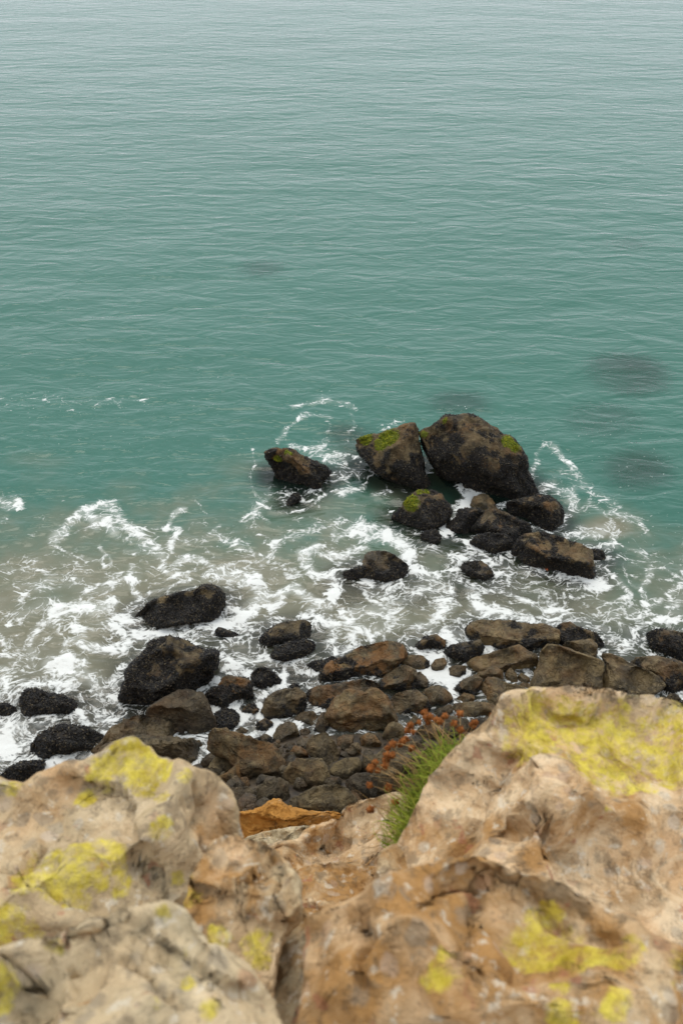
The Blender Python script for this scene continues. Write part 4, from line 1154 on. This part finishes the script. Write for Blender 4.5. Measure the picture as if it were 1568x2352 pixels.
cliff_boulder('Z6', [(860,760),(880,650),(930,560),(960,480),(1020,430),(1080,440),(1150,470),(1210,490),(1260,530),(1300,580),(1350,640),(1365,720),(1370,770),(1310,840),(1270,950),(1250,1060),(1240,1200),(1100,1250),(1000,1150),(930,1000),(880,880)],
   1.95, 'brown block with a pale pink top beside the dark crevice', .3, .35, .9, .4, .65, .2, lichen=[(1010,930,55),(1170,960,75),(1190,1030,50),(890,720,45),(820,640,30)],
   pink_spots=[(1080,520,110,1.0),(1000,640,80,.8)], stain_spots=[(950,600,60,.9),(1100,640,60,.7)], pale_spots=[(1080,520,90,1.0)], planes=[((0,.6,.7),.6),((0,-.2,1),.7)], rough=.5,
   creases=[(24,.05,1,[(900,660),(1000,680),(1080,640),(1180,600)]),(14,.03,0,[(1290,620),(1270,760),(1310,860)])])
cliff_boulder('Z6', [(-160,1010),(0,990),(100,960),(240,935),(350,905),(470,860),(560,815),(700,780),(790,765),(860,820),(880,890),(930,950),(1060,1010),(1130,1070),(1190,1130),(1230,1180),(1260,1280),(1290,1500),(1250,1700),(-160,1700)],
   1.5, 'nearest grey speckled boulder filling the bottom left corner', .3, .22, .8, .22, .25, .35,
   lichen=[(50,1150,90),(70,1040,60),(270,1000,45),(760,820,40),(850,1000,28),(850,1110,28),(970,1260,45),(740,1220,25),(30,1220,50)], stain_spots=[(420,920,70,.9),(400,1220,45,.9),(1010,1160,50,.7)], pale_spots=[(1170,1170,60,1),(700,1000,160,.8),(200,1050,120,.8)],
   planes=[((0,.5,.85),.75)], rough=.42,
   creases=[(30,.06,0,[(250,930),(360,910),(480,870),(560,820)]),(20,.04,0,[(260,860),(280,930),(300,960)]),(18,.03,0,[(560,1010),(700,1080),(820,1240)]),(40,.04,1,[(800,960),(960,1060),(1100,1130)])])
cliff_boulder('Z6', [(1180,1000),(1250,950),(1310,830),(1375,770),(1410,860),(1435,960),(1455,1100),(1470,1317),(1480,1600),(1180,1600)],
   2.1, 'dark brown side wall of the crevice between the two cliff-top rocks', .1, .25, .8, .1, .75, .0, lichen=(), rough=.6)
cliff_boulder('Z7', [(250,720),(290,650),(340,600),(370,530),(400,460),(430,400),(500,360),(580,290),(680,190),(740,110),(770,65),(850,50),(940,40),(990,50),(1040,35),(1130,45),(1200,20),(1300,25),(1400,28),(1490,25),(1560,50),(1660,60),(1760,400),(1760,1300),(1560,1320),(1380,1250),(1200,1150),(1000,1050),(700,980),(480,950),(350,930),(290,890),(265,830),(250,770)],
   2.55, 'pale pinkish cliff-top boulder at the right with a broad yellow lichen band', .4, .26, .7, .7, .5, .85,
   lichen=[(900,110,110,.9),(860,260,110,.95),(1020,190,120,.85),(1160,200,150,.85),(1150,330,140,.8),(1330,250,160,.8),(1260,450,90),(1370,420,120),(1480,440,90),(1500,250,160,.7),(1220,400,80),(800,220,80,.8),(1210,580,40,.7),(1340,340,150,.75)],
   pink_spots=[(1250,70,180,1.0),(1450,80,160,1.0),(1100,70,120,1.0),(1400,640,200,.8),(1500,800,200,.9),(480,480,90,.7)], stain_spots=[(700,480,70,1.0),(560,780,100,1.0),(850,830,120,.9),(780,400,60,.8),(960,800,70,.9),(1300,560,160,.7),(1230,980,80,.8)],
   pale_spots=[(620,420,170,1.0),(500,550,120,.9),(1180,780,140,1.0),(740,320,100,.8)],
   planes=[((0,.6,.7),.7),((-.6,0,.7),.75),((-.2,-.2,.95),.85)], rough=.3,
   creases=[(16,.05,0,[(800,330),(720,440),(650,500),(620,620),(590,720),(480,810)]),(16,.05,0,[(770,550),(880,590),(930,700),(955,800),(1050,830),(1100,950)]),(50,.10,0,[(720,640),(860,660)]),(24,.05,1,[(420,420),(560,415),(680,430)]),(20,.04,0,[(860,90),(1000,190),(1120,200),(1250,130),(1500,110)]),(30,.05,0,[(1150,1000),(1300,1080),(1450,1020)]),(14,.03,0,[(1050,450),(1120,560),(1200,620)])])
cliff_boulder('Z7', [(-140,1100),(-60,1060),(0,1040),(60,1020),(110,1000),(180,930),(240,890),(300,890),(420,870),(560,830),(640,810),(700,840),(760,890),(880,910),(1000,950),(1100,1000),(1200,1060),(1290,1100),(1350,1160),(1400,1190),(1480,1220),(1568,1250),(1760,1300),(1760,1900),(-140,1900),(-135,1400)],
   1.7, 'brown weathered boulder filling the bottom right, with yellow lichen patches', .3, .24, .8, .55, .72, .25,
   lichen=[(880,1240,120),(980,1230,110),(900,1090,60),(970,1080,60),(1090,1240,90),(1260,1250,70),(1340,1220,60),(430,1320,75),(470,1240,35),(1010,1530,70),(1010,1390,45),(1260,1460,60),(1230,1500,50),(1300,1420,25),(1540,1390,40),(1500,1270,50,.8),(940,1030,35),(1060,1290,50)],
   pink_spots=[(650,1330,120,.8),(600,1480,160,.8),(700,1080,80,.8)], stain_spots=[(200,1250,220,.95),(-40,1350,150,1.0),(420,1060,90,.8),(420,1450,180,.8)], pale_spots=[(720,1000,100,.6),(1200,1350,160,.7),(1400,1450,150,.7)],
   planes=[((0,.5,.85),.8),((-.7,0,.6),.9)], rough=.5,
   creases=[(22,.06,1,[(655,970),(650,1060),(610,1150),(570,1240)]),(20,.05,0,[(560,1250),(650,1280)]),(20,.03,0,[(740,890),(860,1000),(1000,1150),(1200,1190),(1300,1170)]),(20,.05,0,[(60,1080),(120,1180),(60,1300),(100,1420)]),(34,.06,-1,[(460,1000),(560,960),(640,960)]),(26,.04,0,[(640,1330),(800,1360)])])
cliff_boulder('Z7', [(160,870),(180,800),(205,765),(250,735),(290,800),(310,890),(250,920),(190,920)], 2.5, 'small brown stone wedged under the left tip of the pale boulder', .2, .4, .8, .3, .7, .1, res=5)
# slope below, seen through the gap
cliff_boulder('Z8', [(430,640),(520,610),(600,600),(700,520),(860,460),(900,400),(990,380),(1100,340),(1170,330),(1300,380),(1300,600),(1150,700),(1100,850),(1010,1000),(900,1150),(650,1150),(580,1000),(560,800),(480,700)],
   4.6, 'pale red-veined rock ledge down in the gap between the cliff-top boulders', .45, .25, .8, .55, .55, .4, e1=.6,
   pale_spots=[(1000,470,110,1.0),(610,710,70,1.0),(880,920,110,1.0),(740,960,80,1.0),(680,1010,50,1.0)], stain_spots=[(900,850,150,.9),(650,870,100,.9),(700,640,120,.8)], rough=.9, planes=[((0,.5,.85),.7)])
cliff_boulder('Z8', [(560,800),(700,740),(900,720),(1060,760),(1120,900),(1050,1100),(950,1300),(700,1350),(600,1200),(560,1000)],
   3.6, 'red and white broken rock low in the gap behind the brown boulder', .4, .25, .8, .6, .75, .35, e1=.6,
   pale_spots=[(880,920,100,1.0),(740,960,80,1.0),(680,1010,60,1.0),(970,830,60,.9)], stain_spots=[(900,850,150,1.2),(650,870,100,1.1),(850,1050,100,1.0)], rough=1.0, planes=[((0,.5,.85),.7)])
cliff_boulder('Z8', [(180,480),(280,440),(370,420),(450,380),(510,362),(570,412),(640,425),(720,430),(880,425),(900,480),(760,530),(590,540),(400,570),(300,590),(180,580)],
   10.5, 'bright rust-orange crumbling outcrop below the boulder pile', .4, .4, .8, .3, 1.3, .0, e1=.7, rough=1.6)['rust'] = 1.0
cliff_boulder('Z8', [(300,590),(420,545),(590,515),(740,500),(680,570),(600,620),(430,640),(330,640)],
   8.0, 'dark grey ledge under the orange outcrop', .4, .35, .8, .0, .25, .0, e1=.7, rough=1.2, res=5)

# ------------------------------------------------------------------ plant in the crack beside the pale boulder
M_LEAF = simple('thin_green_leaf', (.12, .19, .012), (.44, .48, .07), 14, .7, .2)
M_STEM = simple('dry_stem', (.26, .15, .06), (.46, .31, .14), 30, .8, .2)
M_HEAD = simple('rust_seed_head', (.13, .040, .010), (.36, .135, .04), 70, .9, .1)
root_pos = at_dist(conv('C', [(640, 900)]), 3.35)[0]
plant = bpy.data.objects.new('wild_plant', None); COL.objects.link(plant)
plant.location = root_pos
plant['label'] = 'tuft of thin green leaves with rust-orange dry seed heads beside the pale boulder'
plant['category'] = 'plant'
rs = np.random.RandomState(11)
axis = conv('C', [(1000, 500), (860, 560), (760, 660), (690, 790), (630, 930), (560, 1060), (500, 1180)])
def axis_pt(t):
    k = t * (len(axis) - 1); i = min(int(k), len(axis) - 2); f = k - i
    return axis[i] * (1 - f) + axis[i + 1] * f
def ribbon(base, tip, bend, w0, seg=4):
    """curved tapering three-sided blade"""
    ts = np.linspace(0, 1, seg + 1)[:, None]
    c = base * (1 - ts) + tip * ts + bend * (ts * (1 - ts) * 4)
    d = tip - base; d = d / np.linalg.norm(d)
    s = np.cross(d, [0.3, .8, .5]); s /= np.linalg.norm(s); r = np.cross(d, s)
    V = []
    for k in range(seg + 1):
        w = w0 * (1 - .85 * ts[k, 0])
        for a in (0, 2.094, 4.189):
            V.append(c[k] + w * (math.cos(a) * s + math.sin(a) * r))
    F = []
    for k in range(seg):
        for a in range(3):
            i = k * 3 + a; j = k * 3 + (a + 1) % 3
            F.append((i, j, j + 3, i + 3))
    return np.array(V), np.array(F)
VV, FF, nv = [], [], 0
for k in range(950):
    t = rs.rand()
    a = axis_pt(t) + rs.normal(0, 12, 2) + np.array([14, 14])
    base = at_dist(a, 3.3 + rs.uniform(-.1, .16))[0]
    L = rs.uniform(.05, .135)
    d = np.array([rs.normal(-.45, .55), rs.normal(.1, .35), rs.uniform(.4, 1.1)]); d /= np.linalg.norm(d)
    v, f = ribbon(base, base + d * L, rs.normal(0, .026, 3), rs.uniform(.0014, .003))
    VV.append(v - root_pos); FF.append(f + nv); nv += len(v)
link('leaves', mk_mesh('leaves', np.concatenate(VV), np.concatenate(FF)), M_LEAF, parent=plant, kind='stuff')
hv, hf = ico(2)
heads = [(690,215),(730,240),(655,285),(720,280),(800,280),(840,240),(945,225),(1040,300),(905,295),(950,340),(590,310),(570,345),(610,355),(560,405),(520,440),(465,440),(430,470),(600,470),(425,520),(465,520),(420,555),(410,600),(330,590),(305,615),(360,630),(300,735),(435,750),(485,860),(305,910),(1180,240),(775,265),(700,250),(1060,285),(540,420),(340,570)]
for hx, hy in heads:
    hp = conv('C', [(hx, hy)])[0]
    # root on the clump, down and to the right of the head
    t = np.clip((hy - 150) / 900 + rs.normal(0, .05), .02, .95)
    rp = axis_pt(t) + rs.normal(0, 8, 2)
    dh = 3.28 + rs.uniform(-.08, .12)
    tip = at_dist(hp, dh)[0]
    base = at_dist(rp, 3.34)[0]
    bend = np.array([0, 0, .02]) + rs.normal(0, .012, 3)
    v, f = ribbon(base, tip, bend, .0030, 6)
    st_o = link('stem', mk_mesh('stem', v - root_pos, f), M_STEM, parent=plant)
    rr = .0112 * rs.uniform(.75, 1.25)
    sv_ = hv * (1 + .45 * perlin(hv * 4 + rs.uniform(-30, 30, 3)))[:, None] * rr * np.array([1, 1, .85])
    # spiky bracts all round the head
    BV, BF, bn = [sv_ * .8], [], len(sv_)
    tri = [tuple(x) for x in hf]
    for q in range(46):
        dd = rs.normal(size=3); dd /= np.linalg.norm(dd)
        s = np.cross(dd, [.2, .5, .9]); s /= np.linalg.norm(s); r2 = np.cross(dd, s)
        b0 = dd * rr * .6; w = rr * .22
        BV.append(np.array([b0 + s * w, b0 - s * .5 * w + r2 * w, b0 - s * .5 * w - r2 * w, dd * rr * rs.uniform(1.1, 1.5)]))
        tri += [(bn, bn + 1, bn + 3), (bn + 1, bn + 2, bn + 3), (bn + 2, bn, bn + 3)]
        bn += 4
    link('seed_head', mk_mesh('seed_head', np.concatenate(BV) + (tip - root_pos), np.array(tri), smooth=False), M_HEAD, parent=st_o)
for k in range(26):   # bare dry stems
    t = rs.rand()
    rp = axis_pt(t) + rs.normal(0, 8, 2)
    base = at_dist(rp, 3.34)[0]
    d = np.array([rs.normal(-.5, .35), rs.normal(0, .3), rs.uniform(.6, 1.1)]); d /= np.linalg.norm(d)
    v, f = ribbon(base, base + d * rs.uniform(.14, .3), rs.normal(0, .02, 3), .0018, 5)
    link('stem', mk_mesh('stem', v - root_pos, f), M_STEM, parent=plant)
